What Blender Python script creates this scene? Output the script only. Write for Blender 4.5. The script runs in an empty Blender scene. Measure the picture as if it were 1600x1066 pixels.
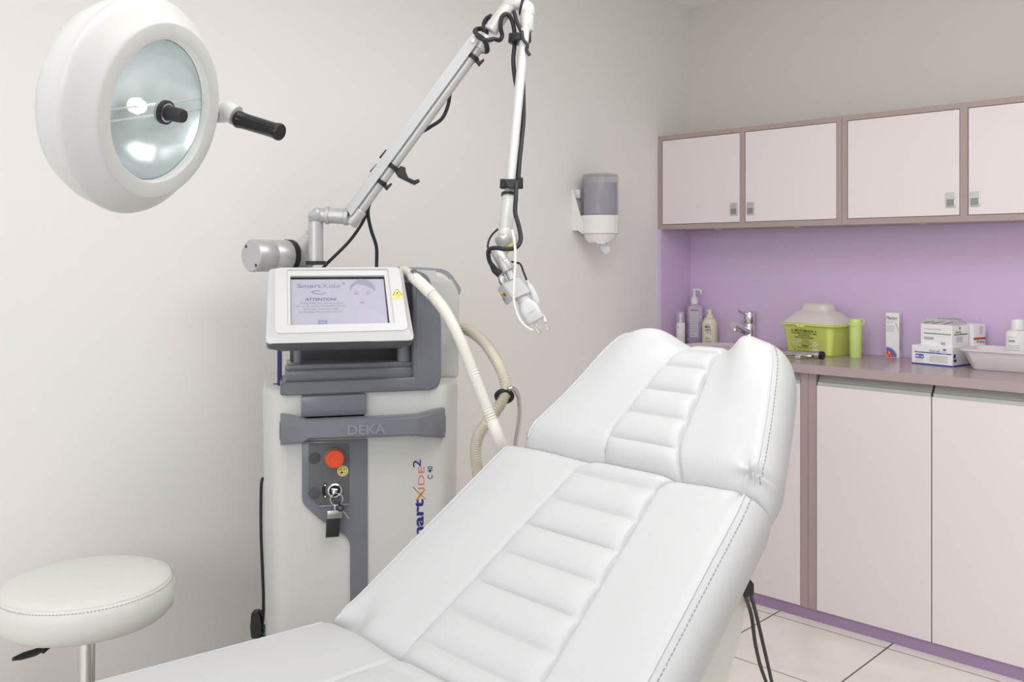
import bpy, bmesh, math, random
from mathutils import Vector, Matrix
from math import sin, cos, pi, radians, sqrt, exp
random.seed(4)
V = Vector
SC = bpy.context.scene
COL = SC.collection

# ------------------------------------------------------------------ survey
# room: X along the cabinet wall, Y along the left wall, Z up; eye at (0, 0, 1.3)
FOC, HOR, YAW, EYE = 1434.0, 404.7, radians(44.16), 1.3
RT = V((cos(YAW), sin(YAW), 0)); FW = V((-sin(YAW), cos(YAW), 0)); UP = V((0, 0, 1))
EYEP = V((0, 0, EYE))
def ray(px, py): return FW + RT * ((px - 800) / FOC) - UP * ((py - HOR) / FOC)
def W(px, py, F): return EYEP + ray(px, py) * F
def onpl(px, py, P, n):
    r = ray(px, py); return EYEP + r * ((P - EYEP).dot(n) / r.dot(n))
def onY(px, py, y): return onpl(px, py, V((0, y, 0)), V((0, 1, 0)))
def onZ(px, py, z): return onpl(px, py, V((0, 0, z)), V((0, 0, 1)))

# ------------------------------------------------------------------ materials
MATS = {}
def mat(name, col, rough=.5, metal=0., var=.03, scale=6., bump=0., bscale=200., spec=.5, trans=0., emit=0., coat=0., alpha=1., ior=1.45, aniso=None):
    if name in MATS: return MATS[name]
    m = bpy.data.materials.new(name); m.use_nodes = True
    N = m.node_tree.nodes; L = m.node_tree.links
    b = N['Principled BSDF']
    tc = N.new('ShaderNodeTexCoord')
    nz = N.new('ShaderNodeTexNoise'); nz.inputs['Scale'].default_value = scale; nz.inputs['Detail'].default_value = 3
    L.new(tc.outputs['Object'], nz.inputs['Vector'])
    mx = N.new('ShaderNodeMix'); mx.data_type = 'RGBA'
    c = list(col) + [1]
    mx.inputs['A'].default_value = [max(0, x * (1 - var)) for x in c[:3]] + [1]
    mx.inputs['B'].default_value = [min(1, x * (1 + var)) for x in c[:3]] + [1]
    L.new(nz.outputs['Fac'], mx.inputs['Factor']); L.new(mx.outputs['Result'], b.inputs['Base Color'])
    b.inputs['Roughness'].default_value = rough; b.inputs['Metallic'].default_value = metal
    b.inputs['Specular IOR Level'].default_value = spec
    b.inputs['Transmission Weight'].default_value = trans; b.inputs['IOR'].default_value = ior
    b.inputs['Coat Weight'].default_value = coat; b.inputs['Alpha'].default_value = alpha
    if emit:
        L.new(mx.outputs['Result'], b.inputs['Emission Color']); b.inputs['Emission Strength'].default_value = emit
    if bump:
        n2 = N.new('ShaderNodeTexNoise'); n2.inputs['Scale'].default_value = bscale; n2.inputs['Detail'].default_value = 2
        L.new(tc.outputs['Object'], n2.inputs['Vector'])
        bp = N.new('ShaderNodeBump'); bp.inputs['Strength'].default_value = bump; bp.inputs['Distance'].default_value = .002
        L.new(n2.outputs['Fac'], bp.inputs['Height']); L.new(bp.outputs['Normal'], b.inputs['Normal'])
    MATS[name] = m; return m
def S(r, g, b):  # 8-bit sRGB to linear
    f = lambda c: (c / 255 / 12.92) if c <= 10 else ((c / 255 + .055) / 1.055) ** 2.4
    return (f(r), f(g), f(b))

leather = mat('white_leather', S(199, 200, 201), .4, var=.012, scale=4, bump=.12, bscale=420, spec=.4)
stool_leather = mat('stool_leather', S(222, 221, 217), .4, var=.015, scale=7, bump=.15, bscale=300, spec=.4)
piping_m = mat('piping_vinyl', S(208, 208, 209), .4, var=.01)
stitch_m = mat('stitch_thread', S(150, 144, 146), .8)
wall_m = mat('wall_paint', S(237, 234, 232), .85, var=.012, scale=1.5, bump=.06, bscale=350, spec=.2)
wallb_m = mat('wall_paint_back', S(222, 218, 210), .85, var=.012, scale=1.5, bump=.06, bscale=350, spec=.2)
ceil_m = mat('ceiling_paint', S(252, 250, 247), .9, var=.01, scale=1.5, spec=.2)
purple_m = mat('purple_laminate', S(219, 196, 229), .38, var=.012, scale=2, spec=.35)
taupe_m = mat('taupe_laminate', S(176, 158, 155), .4, var=.02, scale=40, spec=.35)
taupet_m = mat('taupe_worktop', S(180, 163, 164), .24, var=.03, scale=220, spec=.5)
door_m = mat('pale_pink_laminate', S(236, 228, 229), .38, var=.008, scale=2, spec=.35)
alu_m = mat('satin_aluminium', S(205, 209, 206), .42, .55, var=.02, scale=30)
pull_m = mat('handle_nickel', S(206, 206, 204), .38, .6, var=.02, scale=30)
pullin_m = mat('handle_recess', S(150, 150, 148), .5, .4)
plinth_m = mat('purple_plinth', S(165, 139, 172), .45, var=.015)
mach_w = mat('machine_white', S(206, 206, 202), .36, var=.012, scale=5, bump=.04, bscale=500)
mach_g = mat('machine_grey', S(118, 120, 128), .2, var=.02, scale=8, bump=.02, bscale=400)
mach_d = mat('machine_dark_grey', S(92, 92, 96), .38, var=.03, scale=8)
bezel_m = mat('bezel_silver_white', S(208, 208, 208), .34, var=.01)
screen_m = mat('lcd_screen', S(168, 167, 180), .25, var=.03, scale=9, emit=.16)
arm_m = mat('brushed_arm_metal', S(196, 196, 195), .36, .45, var=.02, scale=60)
armw_m = mat('arm_white_tube', S(212, 211, 208), .32, .15, var=.015, scale=30)
arml_m = mat('arm_bar_metal', S(190, 191, 192), .4, .2, var=.015, scale=30)
black_m = mat('black_rubber', S(42, 41, 44), .5, var=.1, scale=30)
blackg_m = mat('black_gloss_plastic', S(26, 25, 26), .22, var=.1, scale=30)
chrome_m = mat('chrome', (.78, .78, .78), .12, 1., var=.02)
steel_m = mat('brushed_steel', (.62, .61, .6), .28, 1., var=.06, scale=40)
hose_m = mat('hose_plastic', S(226, 223, 213), .4, var=.02, scale=20)
hoseb_m = mat('hose_cream', S(214, 206, 188), .42, var=.02, scale=20)
hosec_m = mat('hose_clear_cuff', S(228, 224, 217), .35, var=.02, scale=20)
lamp_m = mat('lamp_white_enamel', S(208, 208, 206), .3, var=.008, spec=.45)
lime_m = mat('lime_plastic', S(228, 240, 126), .38, var=.02, scale=10)
lime2_m = mat('lime_pale_plastic', S(216, 240, 146), .4, var=.02, scale=10)
paper_m = mat('white_card', S(250, 248, 248), .6, var=.012, scale=12)
paper2_m = mat('white_card_side', S(222, 216, 216), .6, var=.02, scale=12)
navy_m = mat('navy_ink', S(44, 44, 122), .6); blue_m = mat('blue_ink', S(62, 66, 168), .6)
orange_m = mat('orange_ink', S(214, 122, 74), .6); ink_m = mat('black_ink', S(44, 44, 46), .6)
grey_ink = mat('grey_ink', S(128, 126, 132), .6); pale_ink = mat('pale_ink', S(178, 176, 182), .6)
red_m = mat('red_orange_plastic', S(226, 82, 44), .36, var=.02); redink = mat('red_ink', S(206, 70, 48), .6)
green_ink = mat('green_ink', S(74, 140, 74), .6); yellow_m = mat('yellow_sticker', S(236, 228, 132), .5)
white_m = mat('white_plastic', S(240, 239, 237), .35, var=.01)
cream_m = mat('cream_plastic', S(238, 232, 208), .38, var=.012)
tray_m = mat('tray_enamel', S(238, 231, 233), .28, var=.01)
sink_m = mat('sink_ceramic', S(224, 214, 217), .2, var=.01)
smoke_m = mat('smoky_clear_plastic', S(146, 144, 160), .08, var=.01, alpha=.3)
clear_m = mat('clear_plastic', S(226, 220, 230), .1, var=.01, alpha=.25)
lilac_m = mat('lilac_clear_plastic', S(214, 200, 222), .22, var=.02, alpha=.85)
lilacd_m = mat('lilac_liquid', S(184, 168, 196), .25, var=.02)
lid_m = mat('milky_lid', S(232, 223, 218), .35, var=.02, scale=14, alpha=.93)
roll_m = mat('paper_roll', S(226, 224, 232), .8, var=.02, scale=30)
glass_m = mat('lamp_glass', S(226, 238, 236), .03, var=.004, alpha=.1)
mirror_m = mat('reflector_mirror', S(200, 209, 211), .22, .75, var=.16, scale=26)
bulb_m = mat('lit_bulb', S(255, 252, 244), .3, emit=1.0)
base_m = mat('bed_base_cream', S(222, 221, 212), .45, var=.012)
green_m = mat('green_wire', S(60, 120, 66), .5)

def floor_material():
    m = bpy.data.materials.new('beige_floor_tile'); m.use_nodes = True
    N = m.node_tree.nodes; L = m.node_tree.links; b = N['Principled BSDF']
    tc = N.new('ShaderNodeTexCoord'); sp = N.new('ShaderNodeSeparateXYZ'); L.new(tc.outputs['Object'], sp.inputs[0])
    def math(op, a, bb):
        n = N.new('ShaderNodeMath'); n.operation = op
        for i, x in enumerate((a, bb)):
            if x is None: continue
            if isinstance(x, (int, float)): n.inputs[i].default_value = x
            else: L.new(x, n.inputs[i])
        return n.outputs[0]
    P = .4145
    def grout(ax, off, wd):
        s = math('DIVIDE', math('SUBTRACT', sp.outputs[ax], off), P)
        f = math('FRACT', math('ADD', s, 100.5), None)
        dd = math('ABSOLUTE', math('SUBTRACT', f, .5), None)
        return math('LESS_THAN', dd, wd / P / 2)
    g = math('MAXIMUM', grout('X', -1.237, .0055), grout('Y', 3.069, .0042))
    nz = N.new('ShaderNodeTexNoise'); nz.inputs['Scale'].default_value = 5; nz.inputs['Detail'].default_value = 8; nz.inputs['Distortion'].default_value = 1.2
    L.new(tc.outputs['Object'], nz.inputs['Vector'])
    cr = N.new('ShaderNodeValToRGB'); L.new(nz.outputs['Fac'], cr.inputs[0])
    cr.color_ramp.elements[0].position = .3; cr.color_ramp.elements[0].color = (*S(238, 231, 224), 1)
    cr.color_ramp.elements[1].position = .7; cr.color_ramp.elements[1].color = (*S(248, 242, 236), 1)
    mx = N.new('ShaderNodeMix'); mx.data_type = 'RGBA'; L.new(g, mx.inputs['Factor']); L.new(cr.outputs[0], mx.inputs['A'])
    mx.inputs['B'].default_value = (*S(86, 76, 74), 1); L.new(mx.outputs['Result'], b.inputs['Base Color'])
    b.inputs['Roughness'].default_value = .35
    return m
floor_m = floor_material()

# ------------------------------------------------------------------ building helpers
MTX = {}
def thing(name, label, cat, loc=(0, 0, 0), rotz=0., group=None, M=None):
    o = bpy.data.objects.new(name, None); COL.objects.link(o)
    o.empty_display_size = .05
    m = M if M is not None else Matrix.Translation(V(loc)) @ Matrix.Rotation(rotz, 4, 'Z')
    o.matrix_world = m; o.location = m.translation; o.rotation_euler = m.to_euler()
    MTX[o] = m
    o['label'] = label; o['category'] = cat
    if group: o['group'] = group
    return o
def obj(name, bm, m, parent=None, world=False, label=None, smooth=40, kind=None):
    if parent is not None:
        M = MTX[parent]
        if world: bm.transform(M.inverted())
    bmesh.ops.recalc_face_normals(bm, faces=bm.faces[:])
    me = bpy.data.meshes.new(name); bm.to_mesh(me); bm.free()
    me.materials.append(m)
    if smooth:
        for p in me.polygons: p.use_smooth = True
        me.set_sharp_from_angle(angle=radians(smooth))
    o = bpy.data.objects.new(name, me); COL.objects.link(o)
    if parent is not None: o.parent = parent; MTX[o] = MTX[parent]
    else: MTX[o] = Matrix.Identity(4)
    if label: o['label'] = label
    if kind: o['kind'] = kind
    return o
def tag(o, label, cat, group=None):
    o['label'] = label; o['category'] = cat
    if group: o['group'] = group
    return o
def nb(): return bmesh.new()
def box(bm, lo, hi, bev=0., seg=2, M=None):
    lo = V(lo); hi = V(hi)
    r = bmesh.ops.create_cube(bm, size=1)
    vs = r['verts']; c = (lo + hi) / 2; s = hi - lo
    for v in vs: v.co = V((v.co.x * s.x + c.x, v.co.y * s.y + c.y, v.co.z * s.z + c.z))
    if bev:
        es = list({e for v in vs for e in v.link_edges})
        r2 = bmesh.ops.bevel(bm, geom=es, offset=bev, segments=seg, affect='EDGES', profile=.5)
        vs = list({v for v in vs if v.is_valid} | set(r2['verts']))
    if M is not None:
        for v in vs: v.co = M @ v.co
    return bm
def catmull(pts, n=8):
    pts = [V(p) for p in pts]
    if len(pts) < 3: return pts
    out = []
    P = [pts[0] * 2 - pts[1]] + pts + [pts[-1] * 2 - pts[-2]]
    for i in range(1, len(P) - 2):
        p0, p1, p2, p3 = P[i - 1:i + 3]
        for k in range(n):
            t = k / n
            out.append(.5 * ((2 * p1) + (p2 - p0) * t + (2 * p0 - 5 * p1 + 4 * p2 - p3) * t * t + (3 * p1 - p0 - 3 * p2 + p3) * t ** 3))
    out.append(pts[-1]); return out
def tube(bm, pts, r, seg=12, cap=True, flat=1.):
    pts = [V(p) for p in pts]; n = len(pts)
    rs = r if isinstance(r, (list, tuple)) else [r] * n
    T = []
    for i in range(n):
        a = (pts[i] - pts[i - 1]).normalized() if i else None
        b = (pts[i + 1] - pts[i]).normalized() if i < n - 1 else None
        t = (a + b) if a and b else (a or b)
        T.append((t.normalized(), a or b))
    t0 = T[0][0]
    nrm = t0.orthogonal().normalized()
    rings = []
    for i in range(n):
        t = T[i][0]
        nrm = (nrm - t * nrm.dot(t)).normalized(); bn = t.cross(nrm)
        k = 1.
        if 0 < i < n - 1:
            c = max(.35, t.dot(T[i][1])); k = 1 / c
        ring = []
        # widen along the bend so a mitred corner keeps its diameter
        if 0 < i < n - 1 and k > 1.02:
            a, b = (pts[i] - pts[i - 1]).normalized(), (pts[i + 1] - pts[i]).normalized()
            w = (b - a).normalized()
        else: w = None
        for j in range(seg):
            q = nrm * cos(2 * pi * j / seg) + bn * sin(2 * pi * j / seg) * flat
            if w is not None: q = q + w * q.dot(w) * (k - 1)
            ring.append(bm.verts.new(pts[i] + q * rs[i]))
        rings.append(ring)
    for i in range(n - 1):
        for j in range(seg):
            bm.faces.new((rings[i][j], rings[i][(j + 1) % seg], rings[i + 1][(j + 1) % seg], rings[i + 1][j]))
    if cap: bm.faces.new(rings[0][::-1]); bm.faces.new(rings[-1])
    return bm
def frame(axis, origin):
    z = V(axis).normalized(); x = z.orthogonal().normalized(); y = z.cross(x)
    return Matrix(((x.x, y.x, z.x, origin[0]), (x.y, y.y, z.y, origin[1]), (x.z, y.z, z.z, origin[2]), (0, 0, 0, 1)))
def lathe(bm, prof, seg=40, M=None, sx=1., sy=1.):
    rings = []; tips = []
    for (r, z) in prof:
        if r < 1e-6: rings.append([bm.verts.new((0, 0, z))])
        else: rings.append([bm.verts.new((r * cos(2 * pi * j / seg) * sx, r * sin(2 * pi * j / seg) * sy, z)) for j in range(seg)])
    for a, b in zip(rings, rings[1:]):
        for j in range(seg):
            k = (j + 1) % seg
            f = [a[j % len(a)], a[k % len(a)], b[k % len(b)], b[j % len(b)]]
            u = []
            for v in f:
                if v not in u: u.append(v)
            if len(u) > 2: bm.faces.new(u)
    if len(rings[0]) > 1: bm.faces.new(rings[0][::-1])
    if len(rings[-1]) > 1: bm.faces.new(rings[-1])
    if M is not None:
        for ring in rings:
            for v in ring: v.co = M @ v.co
    return bm
def rod(bm, a, b, r, seg=20, bev=0.):
    a = V(a); b = V(b); L = (b - a).length
    e = min(bev, L * .45, r * .45)
    prof = [(r, 0), (r, L)] if not e else [(r - e, 0), (r - e * .3, e * .3), (r, e), (r, L - e), (r - e * .3, L - e * .3), (r - e, L)]
    return lathe(bm, prof, seg, frame(b - a, a))
def prism(bm, poly, fn, d0, d1, bev=0., seg=2):
    """extrude a 2-D polygon; fn(p, depth) gives the point"""
    A = [bm.verts.new(fn(p, d0)) for p in poly]; B = [bm.verts.new(fn(p, d1)) for p in poly]
    n = len(poly); fs = [bm.faces.new(A[::-1]), bm.faces.new(B)]
    for i in range(n): fs.append(bm.faces.new((A[i], A[(i + 1) % n], B[(i + 1) % n], B[i])))
    if bev:
        bmesh.ops.bevel(bm, geom=list({e for f in fs for e in f.edges}), offset=bev, segments=seg, affect='EDGES', profile=.5)
    return bm
def rounded(poly, rad, n=5):
    out = []; k = len(poly)
    for i in range(k):
        p = V(poly[i]).to_2d(); a = V(poly[i - 1]).to_2d(); b = V(poly[(i + 1) % k]).to_2d()
        r = rad[i] if isinstance(rad, (list, tuple)) else rad
        if r <= 0: out.append(p); continue
        da = (a - p); db = (b - p); r1 = min(r, da.length * .45, db.length * .45)
        pa = p + da.normalized() * r1; pb = p + db.normalized() * r1
        for j in range(n + 1):
            t = j / n; out.append(pa * (1 - t) ** 2 + p * 2 * t * (1 - t) + pb * t * t)
    return out
def loops(bm, Ls, close0=False, close1=True):
    R = [[bm.verts.new(p) for p in L] for L in Ls]
    for a, b in zip(R, R[1:]):
        n = len(a)
        for i in range(n): bm.faces.new((a[i], a[(i + 1) % n], b[(i + 1) % n], b[i]))
    if close0: bm.faces.new(R[0][::-1])
    if close1: bm.faces.new(R[-1])
    return bm
def text(bm, s, O, xd, yd, w=None, h=None, bold=0., thick=.0004, ext=0.):
    """letters as thin solid shapes; O is the lower left corner, w / h the size of the line"""
    cu = bpy.data.curves.new('t', 'FONT'); cu.body = s; cu.size = 1; cu.offset = bold; cu.resolution_u = 3; cu.extrude = ext
    o = bpy.data.objects.new('t', cu); COL.objects.link(o)
    dg = bpy.context.evaluated_depsgraph_get(); me = bpy.data.meshes.new_from_object(o.evaluated_get(dg))
    bpy.data.objects.remove(o); bpy.data.curves.remove(cu)
    b2 = bmesh.new(); b2.from_mesh(me); bpy.data.meshes.remove(me)
    xs = [v.co.x for v in b2.verts]; ys = [v.co.y for v in b2.verts]
    x0, x1, y0, y1 = min(xs), max(xs), min(ys), max(ys)
    kx = (w / (x1 - x0)) if w else None; ky = (h / (y1 - y0)) if h else None
    kx = kx or ky; ky = ky or kx
    O = V(O); xd = V(xd).normalized(); yd = V(yd).normalized(); nd = xd.cross(yd)
    mp = {}
    for v in b2.verts: mp[v] = bm.verts.new(O + xd * (v.co.x - x0) * kx + yd * (v.co.y - y0) * ky + nd * (thick + v.co.z * ky))
    for f in b2.faces:
        try: bm.faces.new([mp[v] for v in f.verts])
        except ValueError: pass
    b2.free(); return bm
def quad(bm, O, xd, yd, x0, y0, x1, y1, th=.0003):
    O = V(O); xd = V(xd).normalized(); yd = V(yd).normalized(); n = xd.cross(yd) * th
    bm.faces.new([bm.verts.new(O + xd * a + yd * b + n) for a, b in ((x0, y0), (x1, y0), (x1, y1), (x0, y1))])
def flat(bm, O, xd, yd, pts, th=.0003):
    O = V(O); xd = V(xd).normalized(); yd = V(yd).normalized(); n = xd.cross(yd) * th
    bm.faces.new([bm.verts.new(O + xd * a + yd * b + n) for a, b in pts])
def ell(cx, cy, rx, ry, n=24, a0=0, a1=2 * pi):
    full = abs(a1 - a0 - 2 * pi) < 1e-6
    return [(cx + rx * cos(a0 + (a1 - a0) * i / (n if full else n - 1)), cy + ry * sin(a0 + (a1 - a0) * i / (n if full else n - 1))) for i in range(n)]

# ================================================================== THE ROOM
XL, YB, ZC = -2.36, 3.60, 2.447
def struct(name, lo, hi, m):
    b = nb(); box(b, lo, hi); o = obj(name, b, m, smooth=0); o['kind'] = 'structure'; return o
struct('floor', (XL - .1, -2.2, -.1), (2.6, YB + .1, 0), floor_m)
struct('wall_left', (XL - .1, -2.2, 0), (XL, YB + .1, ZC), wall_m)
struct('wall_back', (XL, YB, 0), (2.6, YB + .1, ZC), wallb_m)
struct('ceiling', (XL - .1, -2.2, ZC), (2.6, YB + .1, ZC + .1), ceil_m)

# ------------------------------------------------------------------ cabinet wall
ZW = .922          # worktop height
YU, YLOW, YWF = 3.354, 3.115, 3.09
XEND = -.681
b = nb(); box(b, (XL + .016, YB - .012, ZW), (XEND, YB, 1.43)); tag(obj('backsplash_panel', b, purple_m, smooth=0), 'lilac purple laminate panel on the wall between worktop and wall cupboards', 'backsplash')
b = nb(); box(b, (XL, YU, ZW), (XL + .016, YB, 1.4285), .001); tag(obj('side_panel', b, purple_m, smooth=0), 'narrow purple end panel in the corner beside the soap bottles', 'panel')

def pull_recess(parent, x, z, w=.034, h=.052, y=YU):
    """flush cup handle: plate with a dark finger hole under a hood"""
    b = nb()
    fn = lambda p, d: V((x + p[0], y - d, z + p[1]))
    outer = rounded([(-w / 2, -h / 2), (w / 2, -h / 2), (w / 2, h / 2), (-w / 2, h / 2)], .004)
    prism(b, outer, fn, -.004, .0035, .001)
    hood = rounded([(-w / 2 + .003, .002), (w / 2 - .003, .002), (w / 2 - .003, h / 2 - .001), (-w / 2 + .003, h / 2 - .001)], .002)
    prism(b, hood, fn, .003, .0075, .0015)
    h_ = obj('handle', b, pull_m, parent, world=True, label='satin nickel flush cup handle')
    b = nb(); prism(b, rounded([(-w / 2 + .005, -h / 2 + .006), (w / 2 - .005, -h / 2 + .006), (w / 2 - .005, .002), (-w / 2 + .005, .002)], .002), fn, .0033, .0042)
    obj('finger_hole', b, pullin_m, h_, world=True)

def xU(px): return onY(px, 300, YU).x
ux = dict(l=XL, d1a=xU(1034.3), d1b=xU(1156.2), d2a=xU(1163.6), d2b=xU(1307.3), m=xU(1315.5), d3a=xU(1323.6), d3b=xU(1500), d4a=xU(1512))
DW = ux['d3b'] - ux['d3a']
ux['d4b'] = ux['d4a'] + DW; ux['r'] = ux['d4b'] + .013
U0, U1, D0, D1 = 1.4285, 1.84, 1.452, 1.818
def wall_unit(name, xs, label, doors, pulls):
    x0, x1 = xs
    t = thing(name, label, 'cabinet', ((x0 + x1) / 2, YB, U0))
    b = nb()
    box(b, (x0, YU, U0), (x1, YB, D0 - .002)); box(b, (x0, YU, D1 + .002), (x1, YB, U1))
    box(b, (x0, YB - .02, D0 - .002), (x1, YB, D1 + .002))
    ed = [x0] + [q for d in doors for q in d] + [x1]
    for i in range(0, len(ed), 2): box(b, (ed[i], YU, D0 - .002), (ed[i + 1], YB - .02, D1 + .002))
    obj('carcass', b, taupe_m, t, world=True, smooth=0, label='taupe cupboard frame')
    for (a, c), px in zip(doors, pulls):
        b = nb(); box(b, (a + .0022, YU + .001, D0), (c - .0022, YU + .02, D1), .0008)
        d = obj('door', b, door_m, t, world=True, smooth=0, label='pale pink cupboard door')
        pull_recess(d, px, 1.505, y=YU + .001)
    for lx in (.32, .75):
        b = nb(); rod(b, (x0 + (x1 - x0) * lx, YU + .06, U0 - .004), (x0 + (x1 - x0) * lx, YU + .06, U0 + .001), .016)
        obj('downlight', b, pull_m, t, world=True)
    return t
wall_unit('wall_cupboard', (ux['l'], ux['m'] - .0006), 'two-door wall cupboard nearest the room corner, above the soap bottles and sink',
          [(ux['d1a'], ux['d1b']), (ux['d2a'], ux['d2b'])], [ux['d1b'] - .028, ux['d2a'] + .027])
wall_unit('wall_cupboard', (ux['m'] + .0006, ux['r']), 'two-door wall cupboard above the lime sharps bin and cardboard boxes',
          [(ux['d3a'], ux['d3b']), (ux['d4a'], ux['d4b'])], [xU(1485.5), xU(1523.5)])

# worktop with its sink cut-out left solid; the sink is a drop-in basin with a raised rim
b = nb(); box(b, (XL, YWF, .890), (XEND, YB - .012, ZW), .0015); tag(obj('worktop', b, taupet_m, smooth=0), 'long taupe laminate worktop running along the purple wall', 'worktop')
b = nb(); box(b, (XL, YLOW + .006, 0), (XEND, YLOW + .02, .0405)); tag(obj('plinth', b, plinth_m, smooth=0), 'low purple plinth strip under the base cupboards', 'plinth')
lx = [onY(px, 800, YLOW).x for px in (1251, 1262.7, 1275.3, 1455.5)]
def base_unit(x0, x1, label, doors, skip_first=False):
    t = thing('base_cupboard', label, 'cabinet', ((x0 + x1) / 2, YB - .02, .041))
    b = nb()
    ed = [x0, doors[0][0], doors[-1][1], x1]
    box(b, (ed[0], YLOW, .041), (ed[1], YB - .02, .8895)); box(b, (ed[2], YLOW, .041), (ed[3], YB - .02, .8895))
    box(b, (ed[1], YLOW + .06, .041), (ed[2], YB - .02, .8895))
    obj('carcass', b, taupe_m, t, world=True, smooth=0, label='taupe cupboard frame')
    for a, c in doors:
        b = nb(); box(b, (a + .002, YLOW, .043), (c - .002, YLOW + .019, .848), .0008)
        d = obj('door', b, door_m, t, world=True, smooth=0, label='pale pink cupboard door')
        b = nb()   # long J-shaped finger pull along the top edge
        poly = [(0, 0), (0, .012), (.007, .014), (.020, .036), (.030, .036), (.030, .0)]
        prism(b, poly, lambda p, dd: V((dd, YLOW + p[0] - .001, .8485 + p[1])), a + .006, c - .002)
        obj('pull_rail', b, alu_m, d, world=True, smooth=20, label='aluminium finger pull')
    return t
base_unit(XL, lx[1] - .0006, 'base cupboard under the sink, mostly hidden behind the treatment chair', [(XL + .028, (XL + lx[0]) / 2), ((XL + lx[0]) / 2, lx[0])])
base_unit(lx[1] + .0006, lx[3] * 2 - lx[2] + .028, 'base cupboard with two tall pale doors below the boxes and tray', [(lx[2], lx[3]), (lx[3], lx[3] * 2 - lx[2])])

# ------------------------------------------------------------------ sink and tap
t = thing('sink_basin', 'round pale sink basin set in the worktop below the tap', 'sink', (-2.03, 3.338, ZW))
b = nb(); lathe(b, [(.186, 0), (.19, .004), (.188, .012), (.180, .014), (.176, .008), (.165, .0012), (.06, .0008), (0, .0006)], 56)
obj('basin', b, sink_m, t)
b = nb(); lathe(b, [(.022, .0006), (.022, .003), (.012, .003), (.0, .002)], 24); obj('drain', b, chrome_m, t)

TX, TY = -2.026, 3.559
t = thing('mixer_tap', 'chrome single-lever mixer tap rising in front of the purple wall', 'tap', (TX, TY, ZW))
b = nb(); lathe(b, [(.027, 0), (.027, .004), (.0235, .006), (.0235, .098), (.0225, .1)], 32); obj('column', b, chrome_m, t)
b = nb(); lathe(b, [(.0225, .102), (.0235, .104), (.0235, .146), (.021, .150), (0, .150)], 32); obj('lever_head', b, chrome_m, t)
b = nb(); rod(b, (-.004, -.018, .138), (-.012, -.075, .158), .0055, 16, .001); obj('lever', b, chrome_m, t)
b = nb(); tube(b, [(0, -.012, .062), (-.002, -.06, .078), (-.004, -.125, .099)], .0155, 20)
s = obj('spout', b, chrome_m, t)
b = nb(); rod(b, (-.004, -.112, .092), (-.004, -.116, .070), .0125, 20, .001); obj('aerator', b, chrome_m, s)

# ------------------------------------------------------------------ bottles by the corner
def lines_on(bm, O, xd, yd, w, rows, h, y0, dy, rnd, gap=.25):
    for i in range(rows):
        x = -w / 2; y = y0 - i * dy
        while x < w / 2 - .001:
            L = rnd.uniform(.12, .3) * w; x2 = min(w / 2 * rnd.uniform(.85, 1), x + L)
            quad(bm, O, xd, yd, x, y, x2, y + h); x = x2 + gap * h + .0007
            if x2 >= w / 2 * .85: break
vdir = lambda p: (V((0, 0, 0)) - V((p[0], p[1], 0))).normalized()
def facing(p):
    """directions of a label that turns to the middle of the room"""
    n = vdir(p); xd = UP.cross(n).normalized(); return n, xd
RND = random.Random(3)
P = V((-2.289, 3.535, ZW))
t = thing('pump_bottle', 'tall clear lilac pump bottle with white pump and pale label', 'bottle', P, radians(46))
sq = rounded([(-.034, -.03), (.034, -.03), (.034, .03), (-.034, .03)], .014)
sc = lambda k: [(p[0] * k, p[1] * k) for p in sq]
b = nb(); loops(b, [[V((*p, z)) for p in sc(k)] for k, z in ((.9, 0), (1, .004), (1, .095))], True, True); obj('liquid', b, lilacd_m, t, label='lower half filled with darker liquid')
b = nb(); loops(b, [[V((*p, z)) for p in sc(k)] for k, z in ((1, .0955), (1, .15), (.94, .163), (.62, .172), (.42, .176))], True, True); obj('bottle_body', b, lilac_m, t)
b = nb(); lathe(b, [(.0155, .1755), (.016, .178), (.016, .2), (.011, .206), (.006, .21), (.0055, .232), (.009, .234), (.009, .243), (0, .244)], 24)
tube(b, [(0, 0, .239), (.02, -.004, .240), (.028, -.005, .236), (.030, -.006, .222)], .0045, 10)
obj('pump', b, white_m, t)
b = nb(); quad(b, (0, -.0303, 0), (1, 0, 0), (0, 0, 1), -.026, .028, .010, .145); lb = obj('label_sticker', b, mat('pale_label', S(214, 208, 220), .6), t, smooth=0)
b = nb(); quad(b, (0, -.0305, 0), (1, 0, 0), (0, 0, 1), -.026, .146, .008, .151); lines_on(b, (-.008, -.0306, 0), (1, 0, 0), (0, 0, 1), .03, 12, .0012, .135, .0075, RND); text(b, 'RES', (-.022, -.0307, .036), (1, 0, 0), (0, 0, 1), h=.006)
obj('lettering', b, grey_ink, lb, smooth=0)

P = V((-2.206, 3.53, ZW))
t = thing('lotion_bottle', 'cream lotion bottle with black print, standing right of the lilac bottle', 'bottle', P, radians(36))
b = nb(); lathe(b, [(.026, 0), (.0325, .004), (.0335, .01), (.0335, .088), (.031, .1), (.024, .112), (.0225, .114)], 36, sy=.8); obj('bottle_body', b, cream_m, t)
b = nb(); lathe(b, [(.0215, .1142), (.0215, .118), (.015, .119), (.0145, .131), (.008, .132), (.0075, .150), (.006, .153), (0, .153)], 28)
tube(b, [(0, 0, .147), (-.011, -.004, .149)], .005, 10); obj('pump', b, cream_m, t)
def on_cyl(bm, r, sy, fn):
    """wrap flat print (made at y=-r) around the round body"""
    for v in bm.verts:
        a = v.co.x / r; v.co = V((r * sin(a), -r * cos(a) * sy - .0006, v.co.z))
b = nb(); fx = V((0, 0, 0))
text(b, 'LE PETIT', (-.020, 0, .0865), (1, 0, 0), (0, 0, 1), .018, .005); text(b, 'MILK', (-.024, 0, .073), (1, 0, 0), (0, 0, 1), .026, .011, .02)
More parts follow.
